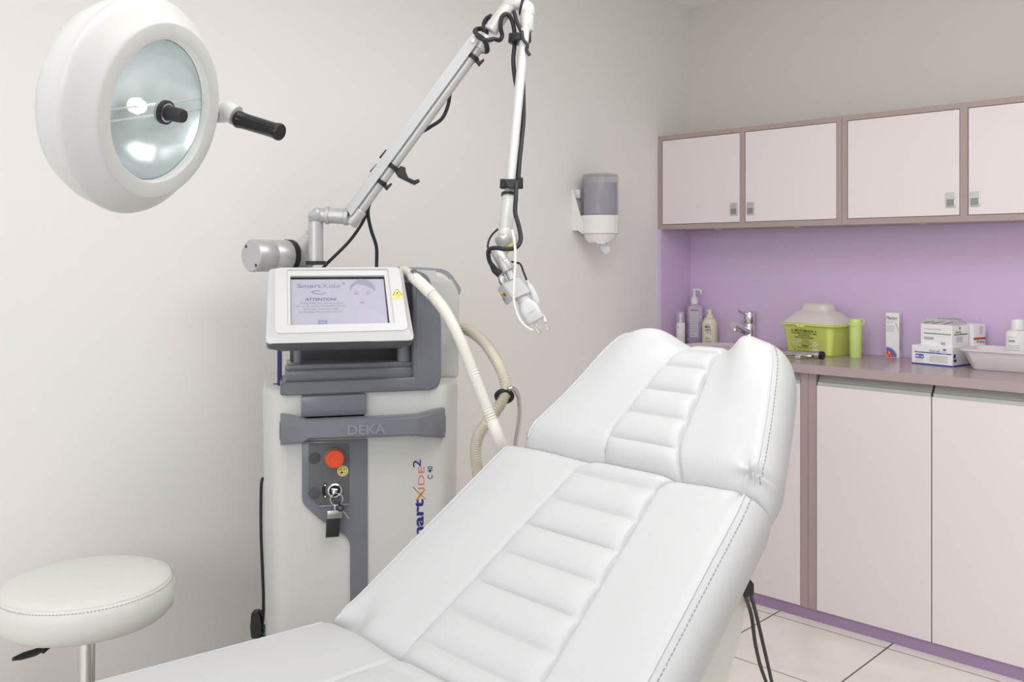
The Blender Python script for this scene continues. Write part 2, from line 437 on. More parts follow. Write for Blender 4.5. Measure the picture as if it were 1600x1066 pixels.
text(b, 'KARITE', (-.024, 0, .060), (1, 0, 0), (0, 0, 1), .026, .009, .02)
flat(b, fx, (1, 0, 0), (0, 0, 1), [(-.018, .058), (-.011, .050), (-.004, .058), (-.011, .054)]); text(b, 'lait', (-.004, 0, .050), (1, 0, 0), (0, 0, 1), .010, .005)
quad(b, fx, (1, 0, 0), (0, 0, 1), -.024, .0455, .002, .0465); lines_on(b, (-.008, 0, 0), (1, 0, 0), (0, 0, 1), .03, 2, .0012, .016, .004, RND)
on_cyl(b, .034, .8, None); obj('lettering', b, ink_m, t, smooth=0)
b = nb(); flat(b, fx, (1, 0, 0), (0, 0, 1), [(-.022, .024), (-.006, .022), (-.001, .028), (-.010, .028), (-.018, .038)]); on_cyl(b, .034, .8, None); obj('printed_motif', b, mat('pale_blue_ink', S(170, 178, 196), .6), t, smooth=0)

P = V((-2.288, 3.425, ZW))
t = thing('spray_bottle', 'slim white spray bottle under a clear cap, leftmost on the worktop', 'bottle', P, radians(44))
b = nb(); lathe(b, [(.018, 0), (.0195, .003), (.0195, .094), (.018, .097), (.008, .098), (.0075, .108)], 28); obj('bottle_body', b, white_m, t)
b = nb(); lathe(b, [(.005, .1082), (.005, .118), (.0085, .119), (.009, .132), (.006, .138), (0, .139)], 20); obj('nozzle', b, white_m, t)
b = nb(); lathe(b, [(.0185, .0975), (.0185, .143), (.017, .145), (0, .1455)], 28); obj('cap', b, clear_m, t, label='clear plastic cap')
b = nb()
for k in range(9):
    z = .012 + .008 * k + RND.uniform(0, .004); x = RND.uniform(-.02, .006); fl = [(x, z), (x + .012, z + .003), (x + .013, z + .0042), (x, z + .0012)]
    flat(b, (0, 0, 0), (1, 0, 0), (0, 0, 1), fl)
flat(b, (0, 0, 0), (1, 0, 0), (0, 0, 1), [(-.017, .079), (-.014, .082), (-.013, .074), (-.015, .072)])
on_cyl(b, .0197, 1, None); obj('lettering', b, grey_ink, t, smooth=0)

# ------------------------------------------------------------------ sharps container
t = thing('sharps_container', 'lime yellow sharps container with milky domed lid and printed French warning', 'container', (-1.672, 3.474, ZW), radians(-13))
def rr(w, d, r, z, n=5): return [V((p[0], p[1], z)) for p in rounded([(-w / 2, -d / 2), (w / 2, -d / 2), (w / 2, d / 2), (-w / 2, d / 2)], r, n)]
b = nb(); loops(b, [rr(.205, .12, .02, 0), rr(.213, .128, .022, .004), rr(.236, .15, .024, .112), rr(.238, .152, .024, .113)], True, True); obj('tub', b, lime_m, t)
b = nb(); loops(b, [rr(.24, .154, .024, .1132), rr(.268, .172, .03, .116), rr(.270, .174, .03, .122), rr(.25, .165, .03, .1235)], True, True)
prism(b, [(-.04, .1185), (-.033, .110), (.0, .109), (.006, .1185)], lambda p, d: V((p[0], -.0875 + d, p[1])), 0, .004)
obj('rim', b, lime_m, t)
b = nb(); loops(b, [rr(.246, .16, .03, .1238), rr(.24, .155, .03, .128), rr(.215, .135, .04, .148), rr(.17, .11, .04, .166), rr(.132, .088, .036, .173), rr(.130, .086, .036, .176), rr(.124, .082, .034, .197), rr(.11, .07, .03, .2), rr(.1, .06, .026, .194)], True, True)
obj('lid', b, lid_m, t, label='milky white domed lid', smooth=60)
tl = math.atan2(.0135, .112)
fx, fy = V((1, 0, 0)), V((0, -sin(math.atan2(.011, .108)), cos(math.atan2(.011, .108))))
O = V((0, -.0645, .004)) + V((0, -.0006, 0))
b = nb()
tx = lambda s, x0, y0, w, h, bo=.0: text(b, s, O + fx * x0 + fy * y0, fx, fy, w, h, bo)
tx('LIMITE DE REMPLISSAGE', -.058, .0855, .094, .0095, .015)
for x in (-.072, .042): flat(b, O, fx, fy, [(x, .0855), (x + .0045, .096), (x + .009, .0855), (x + .0045, .089)])
tx('NE PAS REMPLIR AU DESSUS DE LA LIMITE', -.072, .077, .122, .006, .02); tx('NE PAS FORCER', -.038, .0685, .056, .006, .02)
tx('NE PAS OUVRIR UNE FOIS FERME', -.056, .060, .088, .006, .02)
for i, (w) in enumerate((.036, .034, .034, .06, .056)): tx(('DECHETS', 'D ACTIVITES', 'DE SOINS', 'A RISQUES INFECTIEUX', 'ELIMINATION PAR LE SERVICE')[i], -.006 - w / 2, .0535 - i * .0046, w, .003)
quad(b, O, fx, fy, -.026, .0285, .008, .0325)
tx('Biocompact 5 L', -.046, .0175, .072, .0095, -.004)
tx('date', -.070, .0225, .02, .003); tx('NF', -.066, .010, .012, .006); tx('CE 0459', -.046, .009, .02, .004); tx('norme', -.02, .009, .03, .004)
obj('lettering', b, ink_m, t, smooth=0)
stw = mat('sticker_white', S(232, 229, 208), .6)
b = nb(); flat(b, O, fx, fy, [(.027, .040), (.040, .053), (.053, .040), (.040, .027)]); hs_ = obj('hazard_sticker', b, stw, t, smooth=0)
b = nb(); flat(b, O, fx, fy, ell(.04, .041, .0028, .0028, 12), .0006); obj('hazard_symbol', b, grey_ink, hs_, smooth=0)
b = nb(); quad(b, O, fx, fy, .026, .0095, .054, .0225); obj('sticker', b, stw, t, smooth=0)
b = nb(); quad(b, O, fx, fy, -.071, .043, -.043, .055); s = obj('sticker', b, stw, t, smooth=0)
b = nb()
for k in range(9): quad(b, O, fx, fy, -.069 + k * .0028, .045, -.069 + k * .0028 + (.0008 + .0012 * (k % 3 == 1)), .0535, .0006)
obj('barcode', b, grey_ink, s, smooth=0)

P = onZ(1337, 558.5, ZW)
t = thing('waste_tube', 'slim lime green tube with hinged cap, beside the sharps container', 'container', P, radians(44))
b = nb(); lathe(b, [(.0205, 0), (.0215, .002), (.0235, .12), (.0255, .121), (.0265, .125), (.0265, .131), (.0225, .133)], 32); obj('tube_body', b, lime2_m, t)
b = nb(); lathe(b, [(.022, .1332), (.0225, .145), (.021, .148), (0, .1485)], 28); tube(b, catmull([(.016, 0, .146), (.027, 0, .147), (.033, 0, .140), (.0305, 0, .131), (.026, 0, .128)], 5), .0026, 8)
obj('cap', b, lime2_m, t)

# ------------------------------------------------------------------ metal handpiece lying on the worktop
t = thing('metal_handpiece', 'shiny metal handpiece lying before the sharps container with a grey holder', 'instrument', (-1.64, 3.262, ZW))
hz = .0175
b = nb(); lathe(b, [(.009, 0), (.0105, .004), (.0105, .06), (.0115, .062), (.0115, .09), (.013, .094), (.013, .125), (.0145, .128), (.0145, .150), (.012, .156)], 24, frame((1, .02, 0), (-.075, 0, hz))); obj('barrel', b, steel_m, t)
b = nb(); lathe(b, [(.0146, 0), (.0155, .002), (.0155, .012), (.012, .016), (0, .016)], 24, frame((1, .02, 0), (.075, .003, hz))); obj('end_knob', b, blackg_m, t)
b = nb(); tube(b, catmull([(-.10, -.018, .006), (-.06, -.022, .009), (-.02, -.022, .017), (.03, -.02, .014), (.05, -.014, .013)], 6), .006, 12); obj('holder_arm', b, steel_m, t)
b = nb(); box(b, (-.008, -.034, .0005), (.014, -.021, .014), .002); obj('holder_foot', b, alu_m, t)

# ------------------------------------------------------------------ boxes
def carton(name, label, loc, rz, w, d, h, parts=True):
    t = thing(name, label, 'box', loc, rz)
    b = nb(); box(b, (-w / 2, -d / 2, 0), (w / 2, d / 2, h), .0008, 1)
    obj('carton', b, paper_m, t, smooth=0); return t
X, Z = V((1, 0, 0)), V((0, 0, 1))
w, d, h = .049, .042, .171
t = carton('medicine_box', 'upright white medicine carton with red and blue dot print, alone on the worktop', (-1.405, 3.552, ZW), radians(10), w, d, h)
O = V((-w / 2, -d / 2 - .0004, 0))
b = nb(); text(b, 'Flector', O + X * .0035 + Z * .146, X, Z, .0395, .0125, .01); obj('lettering', b, ink_m, t, smooth=0)
b = nb(); quad(b, O, X, Z, .004, .142, .044, .1428); text(b, 'Gel 1%', O + X * .004 + Z * .131, X, Z, .022, .0075); lines_on(b, O + X * .017, X, Z, .028, 5, .0016, .120, .005, RND)
flat(b, O, X, Z, [(.034, .135), (.038, .133), (.047, .105), (.0455, .104)])
O2 = V((w / 2 + .0004, -d / 2, 0)); Y = V((0, 1, 0)); lines_on(b, O2 + Y * .021, Y, Z, .034, 22, .0012, .135, .005, RND); text(b, 'Gel', O2 + Y * .01 + Z * .152, Y, Z, h=.008)
obj('small_print', b, pale_ink, t, smooth=0)
def corner_disc(r, n=14): return [(.002, .002)] + [(.002 + r * cos(pi / 2 * i / n), .002 + r * sin(pi / 2 * i / n)) for i in range(n + 1)]
for r, c, th, cx in ((.041, S(186, 196, 232), .0003, 0), (.037, S(96, 120, 206), .0005, 0), (.027, S(214, 78, 42), .0008, 0)):
    b = nb(); flat(b, O, X, Z, corner_disc(r), th); obj('printed_dot', b, mat('dot%d' % int(r * 1000), c, .55), t, smooth=0)
b = nb()
for px_, pz_ in ((.010, .022), (.016, .016), (.009, .012), (.019, .008), (.013, .019), (.006, .007)): flat(b, O, X, Z, ell(px_, pz_, .0017, .0017, 10), .0012)
obj('printed_spots', b, paper_m, t, smooth=0)

BA = radians(-9)
w, d, h = .15, .13, .068
PB = onZ(1456, 571, ZW); ctr = PB + V((-sin(BA), cos(BA), 0)) * (d / 2)
t = carton('glove_box', 'white glove carton with blue stripe at the bottom of the stack', ctr, BA, w, d, h)
O = V((-w / 2, -d / 2 - .0004, 0))
b = nb(); quad(b, O, X, Z, .012, .042, .146, .0455); flat(b, O, X, Z, [(.012, .042), (.012, .049), (.016, .0455)])
quad(b, O, X, Z, 0, .0, w, .005); O2 = V((w / 2 + .0004, -d / 2, 0)); quad(b, O2, Y, Z, 0, 0, d, .005); quad(b, O2, Y, Z, .006, .03, .02, .044); quad(b, O2, Y, Z, .006, .017, .025, .027)
text(b, 'Peha-soft', O + X * .067 + Z * .047, X, Z, .038, .009); text(b, 'vinyl', O + X * .109 + Z * .0485, X, Z, .018, .004); flat(b, O, X, Z, ell(.121, .058, .0065, .003, 16))
obj('lettering', b, blue_m, t, smooth=0)
b = nb(); quad(b, O, X, Z, .014, .022, .045, .037); s = obj('size_badge', b, blue_m, t, smooth=0)
b = nb(); text(b, 'M', O + X * .016 + Z * .024, X, Z, .010, .010, .02, .0008); text(b, '7-8', O + X * .029 + Z * .0245, X, Z, .013, .008, .02, .0008); text(b, '100', O + X * .113 + Z * .0425, X, Z, .014, .0025, 0, .0008); obj('size_lettering', b, paper_m, s, smooth=0)
b = nb(); text(b, 'TAILLE M', O + X * .014 + Z * .016, X, Z, .028, .003); text(b, 'REF 942 192', O + X * .014 + Z * .0095, X, Z, .03, .0035, .01)
lines_on(b, O + X * .1, X, Z, .068, 7, .0011, .034, .0036, RND); obj('small_print', b, pale_ink, t, smooth=0)

w2, d2, h2 = .12, .10, .077
T2 = ctr + V((.012, -.004, h)); A2 = radians(-13)
t = carton('glove_box', 'opened white carton with green stripe and torn flaps on top of the glove box', T2, A2, w2, d2, h2)
O = V((-w2 / 2, -d2 / 2 - .0004, 0)); O2 = V((w2 / 2 + .0004, -d2 / 2, 0))
b = nb(); quad(b, O, X, Z, .014, .0425, .116, .0455); flat(b, O, X, Z, [(.014, .0425), (.014, .0485), (.018, .0455)]); quad(b, O2, Y, Z, .01, .0415, .095, .0455); obj('green_stripe', b, green_ink, t, smooth=0)
b = nb(); text(b, 'MELOLIN COMPRESSES', O + X * .016 + Z * .058, X, Z, .062, .0035)
for k in range(14): quad(b, O, X, Z, .015 + k * .0026, .0215, .015 + k * .0026 + (.001 + .0009 * (k % 3 == 0)), .031)
for k in range(7): quad(b, O, X, Z, .078 + k * .0026, .005, .078 + k * .0026 + (.0009 + .0008 * (k % 2)), .0155)
flat(b, O2, Y, Z, ell(.046, .066, .005, .005, 14)); text(b, 'Peha', O2 + Y * .02 + Z * .048, Y, Z, .036, .008, .02); lines_on(b, O2 + Y * .045, Y, Z, .04, 5, .0012, .034, .004, RND)
obj('lettering', b, grey_ink, t, smooth=0)
b = nb()   # torn lid flaps standing up
for (pts) in ([(-.058, -.05, .0775), (.058, -.05, .0775), (.052, -.028, .094), (-.05, -.026, .097)], [(.06, -.048, .0775), (.06, .046, .0775), (.042, .03, .090), (.045, -.03, .097)],
              [(-.06, -.046, .0775), (-.06, .046, .0775), (-.044, .03, .089), (-.047, -.026, .094)], [(-.058, .05, .0775), (.058, .05, .0775), (.048, .02, .099), (-.044, .022, .096)]):
    vs = [b.verts.new(p) for p in pts]; f = b.faces.new(vs)
bmesh.ops.solidify(b, geom=b.faces[:], thickness=.0007)
s = obj('flap', b, paper_m, t, smooth=0)
b = nb()
e1 = (V((.052, -.028, .094)) - V((.058, -.05, .0775))).normalized()
for k, (x, L) in enumerate(((-.05, .02), (-.02, .026), (.026, .018))):
    Of = V((x, -.0505, .0782)); q = V((0, .8, .6)); n = V((0, -.6, .8))
    vs = [Of + X * 0 + q * .002, Of + X * L * 1.6 + q * .016, Of + X * (L * 1.6 + .004) + q * .0155, Of + X * .005 + q * .001]
    b.faces.new([b.verts.new(p + n * .0013) for p in vs])
obj('flap_print', b, ink_m, s, smooth=0)
w3, d3, h3 = .10, .07, .078
t = carton('glove_box', 'white carton with red stripe standing behind the opened carton', ctr + V((.058, .084, h - .0)), radians(-16), w3, d3, h3)
O2 = V((w3 / 2 + .0004, -d3 / 2, 0))
b = nb(); quad(b, O2, Y, Z, .0, .022, d3, .030); obj('red_stripe', b, redink, t, smooth=0)
b = nb(); text(b, 'Peha', O2 + Y * .02 + Z * .010, Y, Z, .045, .009, .02); lines_on(b, O2 + Y * .045, Y, Z, .02, 6, .0016, .066, .005, RND); obj('lettering', b, grey_ink, t, smooth=0)

# ------------------------------------------------------------------ tray and bottle in it
TA = radians(3); TP = V((-.897, 3.428, ZW))
t = thing('instrument_tray', 'deep white rectangular tray with flared sides at the end of the worktop', 'tray', TP, TA)
lw, ld = .40, .20
def rt(w, d, r, z): return rr(w, d, r, z, 6)
b = nb(); loops(b, [rt(lw - .075, ld - .06, .02, .0), rt(lw - .065, ld - .05, .025, .004), rt(lw - .012, ld - .012, .025, .062), rt(lw + .004, ld + .004, .03, .0645), rt(lw + .006, ld + .006, .03, .069),
            rt(lw - .006, ld - .006, .026, .071), rt(lw - .02, ld - .02, .022, .066), rt(lw - .072, ld - .056, .02, .006)], True, True); obj('tray_body', b, tray_m, t, smooth=50)
BP = onY(1590, 540, 3.45)
t = thing('lotion_bottle', 'white flip-cap bottle with dark blue label standing in the white tray', 'bottle', (BP.x, 3.45, ZW + .0065), radians(40))
b = nb(); lathe(b, [(.034, 0), (.0375, .004), (.038, .01), (.038, .118), (.036, .124), (.024, .130)], 40, sy=.72); obj('bottle_body', b, white_m, t)
b = nb(); lathe(b, [(.021, .1302), (.0215, .133), (.019, .162), (.016, .166), (0, .167)], 32); obj('cap', b, white_m, t)
b = nb(); quad(b, (0, 0, 0), X, Z, .012, .02, .05, .112); on_cyl(b, .0385, .72, None); obj('label_sticker', b, mat('dark_blue_label', S(70, 78, 116), .5), t, smooth=0)
b = nb(); text(b, 'PHARMA', (-.044, 0, .088), X, Z, .024, .009, .02); text(b, 'derma care', (-.044, 0, .104), X, Z, .03, .004); lines_on(b, (-.026, 0, 0), X, Z, .04, 7, .0014, .076, .0075, RND); on_cyl(b, .0385, .72, None); obj('lettering', b, grey_ink, t, smooth=0)

# ------------------------------------------------------------------ paper dispenser on the left wall
DX, DY = -2.274, 2.84
t = thing('towel_dispenser', 'white centre-feed towel dispenser with smoky clear cylinder on the left wall', 'dispenser', (XL, DY, 1.40))
DR = .0725
at = lambda x, y, z: V((x - XL, y - DY, z - 1.40))
CM = Matrix.Translation(at(DX, DY, 0))
b = nb(); lathe(b, [(DR - .006, 1.6), (DR - .006, 1.474), (DR - .003, 1.472), (DR, 1.474), (DR, 1.625), (DR - .004, 1.633), (0, 1.635), (0, 1.632), (DR - .006, 1.629)], 56, CM); obj('cylinder_cover', b, smoke_m, t, label='smoky clear plastic cylinder')
b = nb(); lathe(b, [(.02, 1.474), (DR - .008, 1.474), (DR - .008, 1.603), (.02, 1.603)], 48, CM); obj('paper_roll', b, roll_m, t, label='white paper roll seen through the cover')
b = nb(); lathe(b, [(DR - .004, 1.398), (DR + .001, 1.401), (DR + .003, 1.455), (DR + .006, 1.466), (DR + .006, 1.4705), (DR, 1.4715)], 56, CM)
lathe(b, [(.03, 1.364), (DR - .026, 1.364), (DR - .014, 1.378), (DR - .008, 1.3978), (.03, 1.3978)], 56, CM)
for k in range(-6, 7): box(b, (-.0012, -DR + .022, 1.360), (.0012, -DR + .028, 1.366), M=CM @ Matrix.Rotation(radians(44 + k * 3), 4, 'Z'))
obj('base_cup', b, white_m, t)
b = nb()
for sg in (-1, 1):
    prism(b, [(0, 1.412), (.03, 1.412), (.05, 1.40), (.06, 1.43), (.042, 1.468), (.004, 1.575), (0, 1.575)], lambda p, dd: at(XL + p[0], DY, p[1]) + V((0, dd, 0)), sg * .066 - .002, sg * .066 + .002)
box(b, at(XL, DY - .066, 1.412), at(XL + .004, DY + .066, 1.575), .001); obj('wall_bracket', b, white_m, t, smooth=20)
b = nb(); box(b, at(XL + .004, DY - .05, 1.54), at(XL + .02, DY - .035, 1.575), .002); obj('latch', b, white_m, t)
b = nb()
base = at(DX, DY, 0) + V((-.004, .012, 0)) + V((.02, -.0, 0))
for k, (dx, L) in enumerate(((-.010, .04), (-.004, .047), (.003, .043), (.009, .036))):
    q = RT * dx
    tube(b, [base + q + V((0, 0, 1.366)) - RT * .012, base + q * 1.2 + V((0, 0, 1.345)), base + q * 1.1 + RT * .008 + V((0, 0, 1.366 - L))], [.005, .0065, .005], 8)
obj('paper_end', b, roll_m, t, label='crumpled white paper end')

# ================================================================== TREATMENT CHAIR
PSI = radians(-2.357)
EX = V((cos(PSI), sin(PSI), 0)); EY = V((-sin(PSI), cos(PSI), 0))
def sstep(x): x = max(0., min(1., x)); return x * x * (3 - 2 * x)
def cushion(bm, P0, ex, d, t0, t1, w, s, line0, sp, thick, bol, r0, r1, cx=lambda t: 0., bulge=.034, puff=.014, corner0=0., rows=150, extra=None, edge_drop=.004, lmax=None, sc=lambda t: 0.):
    n = ex.cross(d); n = -n if n.z < 0 else n
    ts = []
    for i in range(rows + 1):
        u = i / rows; u = u + .10 * sin(2 * pi * u) / (2 * pi) * -1 * .9
        ts.append(t0 + (t1 - t0) * u)
    A = [-1 + 2 * i / 96 for i in range(97)]
    rings = []; ER, EL = [], []
    for t in ts:
        d0 = t - t0; d1 = t1 - t
        drop = 0.; shr = 1.
        for dd, r in ((d0, r0), (d1, r1)):
            if dd < r:
                q = 1 - dd / r; drop += r * (1 - sqrt(max(0, 1 - q * q))); shr *= 1 - .035 * q ** 3
        wt = w(t)
        if corner0 and d0 < corner0:
            q = 1 - d0 / corner0; wt *= .74 + .26 * sqrt(max(0, 1 - q ** 2.2))
        wt *= shr; st = s(t) * min(1, shr + 0); c = cx(t); zc_ = sc(t)
        ring = []
        # top, with extra samples at the seams
        cols = []
        for a in A: cols.append(a * wt)
        for sg in (-1, 1):
            for dx in (-.006, -.003, -.0015, 0, .0015, .003, .006): cols.append(zc_ + sg * (st + dx))
            for dx in (.002, .005, .009, .014): cols.append(sg * (wt - dx))
        cols = sorted(cols)
        for a in cols:
            e = abs(a - zc_); h = 0.; lim = wt - zc_ if a > zc_ else wt + zc_
            x = (t - line0) / sp
            if lmax is not None and x > lmax: ph = 1 - .5 * exp(-((x - lmax) / .12) ** 2) * 2 if x < lmax + .5 else 1.
            else: ph = abs(sin(pi * x)) ** .42
            ph = max(0, ph)
            if e < st:
                h += puff * (ph * (1 - (e / st) ** 8) - .35)
            else:
                v = (e - st) / max(1e-4, lim - st)
                h += 1.25 * bol(t) * (sstep(v / .8) - .62 * sstep((v - .42) / .58))
                h -= edge_drop * (1 - min(1, (lim - e) / .016)) ** 2
                h -= puff * .1 * (1 - sstep(v / .12))
            h -= .0042 * exp(-((e - st) / .0035) ** 2)
            if extra: h += extra(a, t)
            ring.append((a, h - drop * (1. if drop < thick * .8 else .8)))
        # right side
        hb = -thick + min(.03, drop * .35)
        hr = ring[-1][1]; side = []
        for k in range(1, 12):
            q = k / 12; side.append((wt + bulge * sin(pi * q ** .8) ** .9 * (1 - .2 * q), hr + (hb - hr) * q))
        top = [(a, h) for a, h in ring]
        bot = [(wt * (1 - 2 * k / 8), hb) for k in range(0, 9)]
        full = top + side + bot + [(-a, h) for a, h in side[::-1]]
        hl = ring[0][1]; nR = (side[0][0] - wt, side[0][1] - hr)
        pt_ = lambda a, h: P0 + ex * (a + c) + d * t + n * h
        ER.append((t, pt_(wt, hr), pt_(*side[0]), pt_(*side[1]))); EL.append((t, pt_(-wt, hl), pt_(-side[0][0], side[0][1]), pt_(-side[1][0], side[1][1])))
        rings.append([bm.verts.new(P0 + ex * (a + c) + d * t + n * h) for a, h in full])
    m = len(rings[0])
    for p, q in zip(rings, rings[1:]):
        for j in range(m): bm.faces.new((p[j], p[(j + 1) % m], q[(j + 1) % m], q[j]))
    bm.faces.new(rings[0][::-1]); bm.faces.new(rings[-1])
    return n, ER, EL

CH = thing('treatment_chair', 'large white padded treatment chair with raised backrest and quilted centre strip', 'treatment chair', (-1.12, .75, 0))
THB = radians(34.37); THH = radians(41.4)
PB0 = V((-1.0775, 1.3906, .8764)); DB = -EY * cos(THB) - UP * sin(THB)
PH0 = V((-1.064, 1.6085, 1.0761)); DH = -EY * cos(THH) - UP * sin(THH)
PS0 = V((-1.1005, 1.004, .621)); DS = -EY

def pleat(u0, t0, amp, sig, k, ph=0.):
    def f(a, t):
        du, dt = a - u0, t - t0; r2 = (du * du + dt * dt) / sig ** 2
        return amp * exp(-r2) * sin(k * math.atan2(dt, du) + ph) if r2 < 9 else 0.
    return f
# backrest
wb = lambda t: .300 + .08 * t
sb = lambda t: .105 + .098 * t
pl1, pl2 = pleat(.295, -.055, .010, .035, 5, .6), pleat(-.33, .485, .014, .05, 4, 1.)
dent = lambda a, t: -.016 * exp(-((a + .285) / .03) ** 2 - ((t - .455) / .04) ** 2)
b = nb()
nB, *EB = cushion(b, PB0, EX, DB, -.046, .528, wb, sb, 0., .0719, .122, lambda t: .006, .03, .088, cx=lambda t: -.03, sc=lambda t: .021 + .024 * sstep((.0 - t) / .05), extra=lambda a, t: pl1(a, t) + pl2(a, t) + dent(a, t), rows=190)
back = obj('backrest', b, leather, CH, world=True, smooth=60)
# headrest
wh = lambda t: .215 + .30 * t if t < .2 else .275 + .1 * (t - .2)
sh = lambda t: .0575 + .155 * t
pl3 = pleat(.268, .222, .006, .026, 4, .9)
b = nb()
nH, *EH = cushion(b, PH0, EX, DH, -.102, .268, wh, sh, 0., .0662, .122, lambda t: .008 + .030 * sstep((.12 - t) / .2), .05, .07, cx=lambda t: -.013, sc=lambda t: .013 + .024 * sstep((t - .17) / .1), corner0=.10, extra=lambda a, t: pl3(a, t) - .022 * sstep((.005 - t) / .1) * exp(-((a - .013) / .095) ** 4), rows=150, bulge=.03)
head = obj('headrest', b, leather, CH, world=True, smooth=60)
# seat
wsf = lambda t: min(.338 + .10 * t, .385)
ss = lambda t: .128 + .015 * min(t, .6)
b = nb()
nS, *ES = cushion(b, PS0, EX, DS, -.005, 1.25, wsf, ss, .055, .105, .13, lambda t: .008, .05, .06, cx=lambda t: -.004, rows=200, puff=.008, bulge=.03)
seat = obj('seat', b, leather, CH, world=True, smooth=60)
# piping and stitches along the outer seams, dashes along the strip
def seam_line(P0, d, n, w, cx, t0, t1, hgt, off=0., N=60):
    return lambda sg: [P0 + EX * (cx + sg * (w(t0 + (t1 - t0) * i / N) + off)) + d * (t0 + (t1 - t0) * i / N) + n * hgt for i in range(N + 1)]
def stitches(bm, pts, dash=.0052, gap=.0038, r=.0008):
    acc = 0.; cur = pts[0]; L = 0
    segs = []
    for a, c in zip(pts, pts[1:]):
        ln = (c - a).length; k = 0.
        while k < ln:
            ph = (acc + k) % (dash + gap)
            if ph < dash:
                e = min(ln, k + dash - ph); segs.append((a + (c - a) * (k / ln), a + (c - a) * (e / ln))); k = e + 1e-6
            else: k += dash + gap - ph + 1e-6
        acc += ln
    for a, c in segs:
        if (c - a).length > .001: tube(bm, [a, c], r, 5)
for E_, n, t0, t1, par in ((EB, nB, -.035, .47, back), (EH, nH, -.075, .235, head), (ES, nS, .03, 1.2, seat)):
    for side_, sg in ((E_[0], 1), (E_[1], -1)):
        rows_ = [q for q in side_ if t0 <= q[0] <= t1]
        b = nb(); tube(b, [q[1] + EX * sg * .0005 for q in rows_], .0020, 8); obj('piping', b, piping_m, par, world=True)
        b = nb(); stitches(b, [q[1].lerp(q[2], .72) + (n * .75 + EX * sg).normalized() * .0006 for q in rows_]); obj('stitching', b, stitch_m, par, world=True, smooth=0)
# folded joint pieces between the cushions
b = nb()
M = Matrix.Translation(PB0 + DB * -.055 - nB * .055)
loops(b, [[PB0 + DB * (-.05) - nB * .085 + EX * (-.012 + .262 * k) + (DB * cos(a) * .03 + nB * sin(a) * .03) for a in [2 * pi * j / 16 for j in range(16)]] for k in (-1, -.5, 0, .5, 1)], True, True)
obj('hinge_fold', b, leather, CH, world=True)
# under-frame and pedestal
b = nb()
ux0, ux1 = -1.36, -.845
poly = [(.96, .425), (1.05, .485), (1.462, .767), (1.478, .715), (1.457, .632), (1.407, .563), (1.345, .43), (1.31, .25), (1.30, .04), (.62, .04), (.60, .36), (.70, .425)]
prism(b, rounded(poly, [0, 0, .01, .02, .03, .04, .05, .05, .02, .03, .05, .05], 4), lambda p, dd: V((dd, p[0], p[1])), ux0, ux1, .004)
obj('pedestal', b, base_m, CH, world=True, smooth=50, label='cream moulded pedestal')
b = nb(); box(b, (-1.40, .25, 0), (-.82, 1.36, .04), .012, 3); obj('base_plate', b, base_m, CH, world=True)
b = nb(); box(b, (-1.38, -.15, .455), (-.84, .94, .499), .01, 2)
obj('under_frame', b, alu_m, CH, world=True)

# hanging cords at the back of the chair
hp = W(1169, 919, 1.60)
t = thing('hanging_cords', 'pair of thin black cords hanging from a bracket under the backrest', 'cord', hp)
b = nb(); prism(b, [(-.018, .008), (.0, .018), (.008, .010), (.008, -.009), (-.004, -.013), (-.018, -.006)], lambda p, dd: hp + RT * p[0] + UP * p[1] + FW * dd, -.01, .012, .002)
obj('bracket', b, black_m, t, world=True)
for pts in ([(1164, 930), (1174, 962), (1180, 1005), (1188, 1040), (1200, 1075), (1224, 1150), (1244, 1300)], [(1172, 925), (1182, 962), (1192, 1005), (1201, 1044), (1209, 1080), (1226, 1160), (1240, 1310)]):
    P3 = [W(x, y, 1.60 + .06 * i) for i, (x, y) in enumerate(pts)]
    k = P3[-1]; P3.append(V((k.x + .02, k.y, .012))); P3 = [p if p.z > .012 else V((p.x, p.y, .012)) for p in P3]
    b = nb(); tube(b, catmull(P3, 6), .0035, 10); obj('cord', b, black_m, t, world=True)

# ================================================================== LASER MACHINE
PHI = radians(14.5)
MO = FW * 2.2 + RT * ((567 - 800) / FOC * 2.2); MO.z = 0
MROT = YAW + PHI
MM = Matrix.Translation(MO) @ Matrix.Rotation(MROT, 4, 'Z'); MI = MM.inverted()
def mray(px, py):
    r = MI.to_3x3() @ ray(px, py); return MI @ EYEP, r
def ML(px, py, v):
    c, r = mray(px, py); k = (v - c.y) / r.y; return c + r * k
LZ = thing('laser_machine', 'tall white and grey medical laser machine with tilted screen and jointed arm', 'medical laser', M=MM)
p3 = lambda x, y, z: V((x, y, z))
zs = ML(420, 604, .08).z             # shoulder height
# lower body: front with chamfered sides, wider behind, slightly narrower at the foot
def bodyloop(k, z, inset=0.):
    poly = [(-.205, 0), (.205, 0), (.255, .10), (.267, .30), (.255, .38), (-.215, .38), (-.232, .30), (-.234, .10)]
    return [V((p.x * k, p.y + inset, z)) for p in rounded(poly, [.03, .03, .04, .05, .04, .04, .05, .04], 4)]
b = nb()
def shrink(L, a):
    c = sum(L, V()) / len(L); return [V((c.x + (p.x - c.x) * a, c.y + (p.y - c.y) * a, p.z)) for p in L]
loops(b, [shrink(bodyloop(.955, .05), .97), bodyloop(.955, .06), bodyloop(.975, .5), bodyloop(1., zs - .02), shrink(bodyloop(1., zs - .006), .99), shrink(bodyloop(1., zs), .965)], True, True)
body = obj('body', b, mach_w, LZ, smooth=45)
for sx in (-1, 1):
    for sy in (.06, .32):
        b = nb(); rod(b, (sx * .19 - .012, sy, .025), (sx * .19 + .012, sy, .025), .025, 24, .004); obj('caster', b, black_m, LZ)
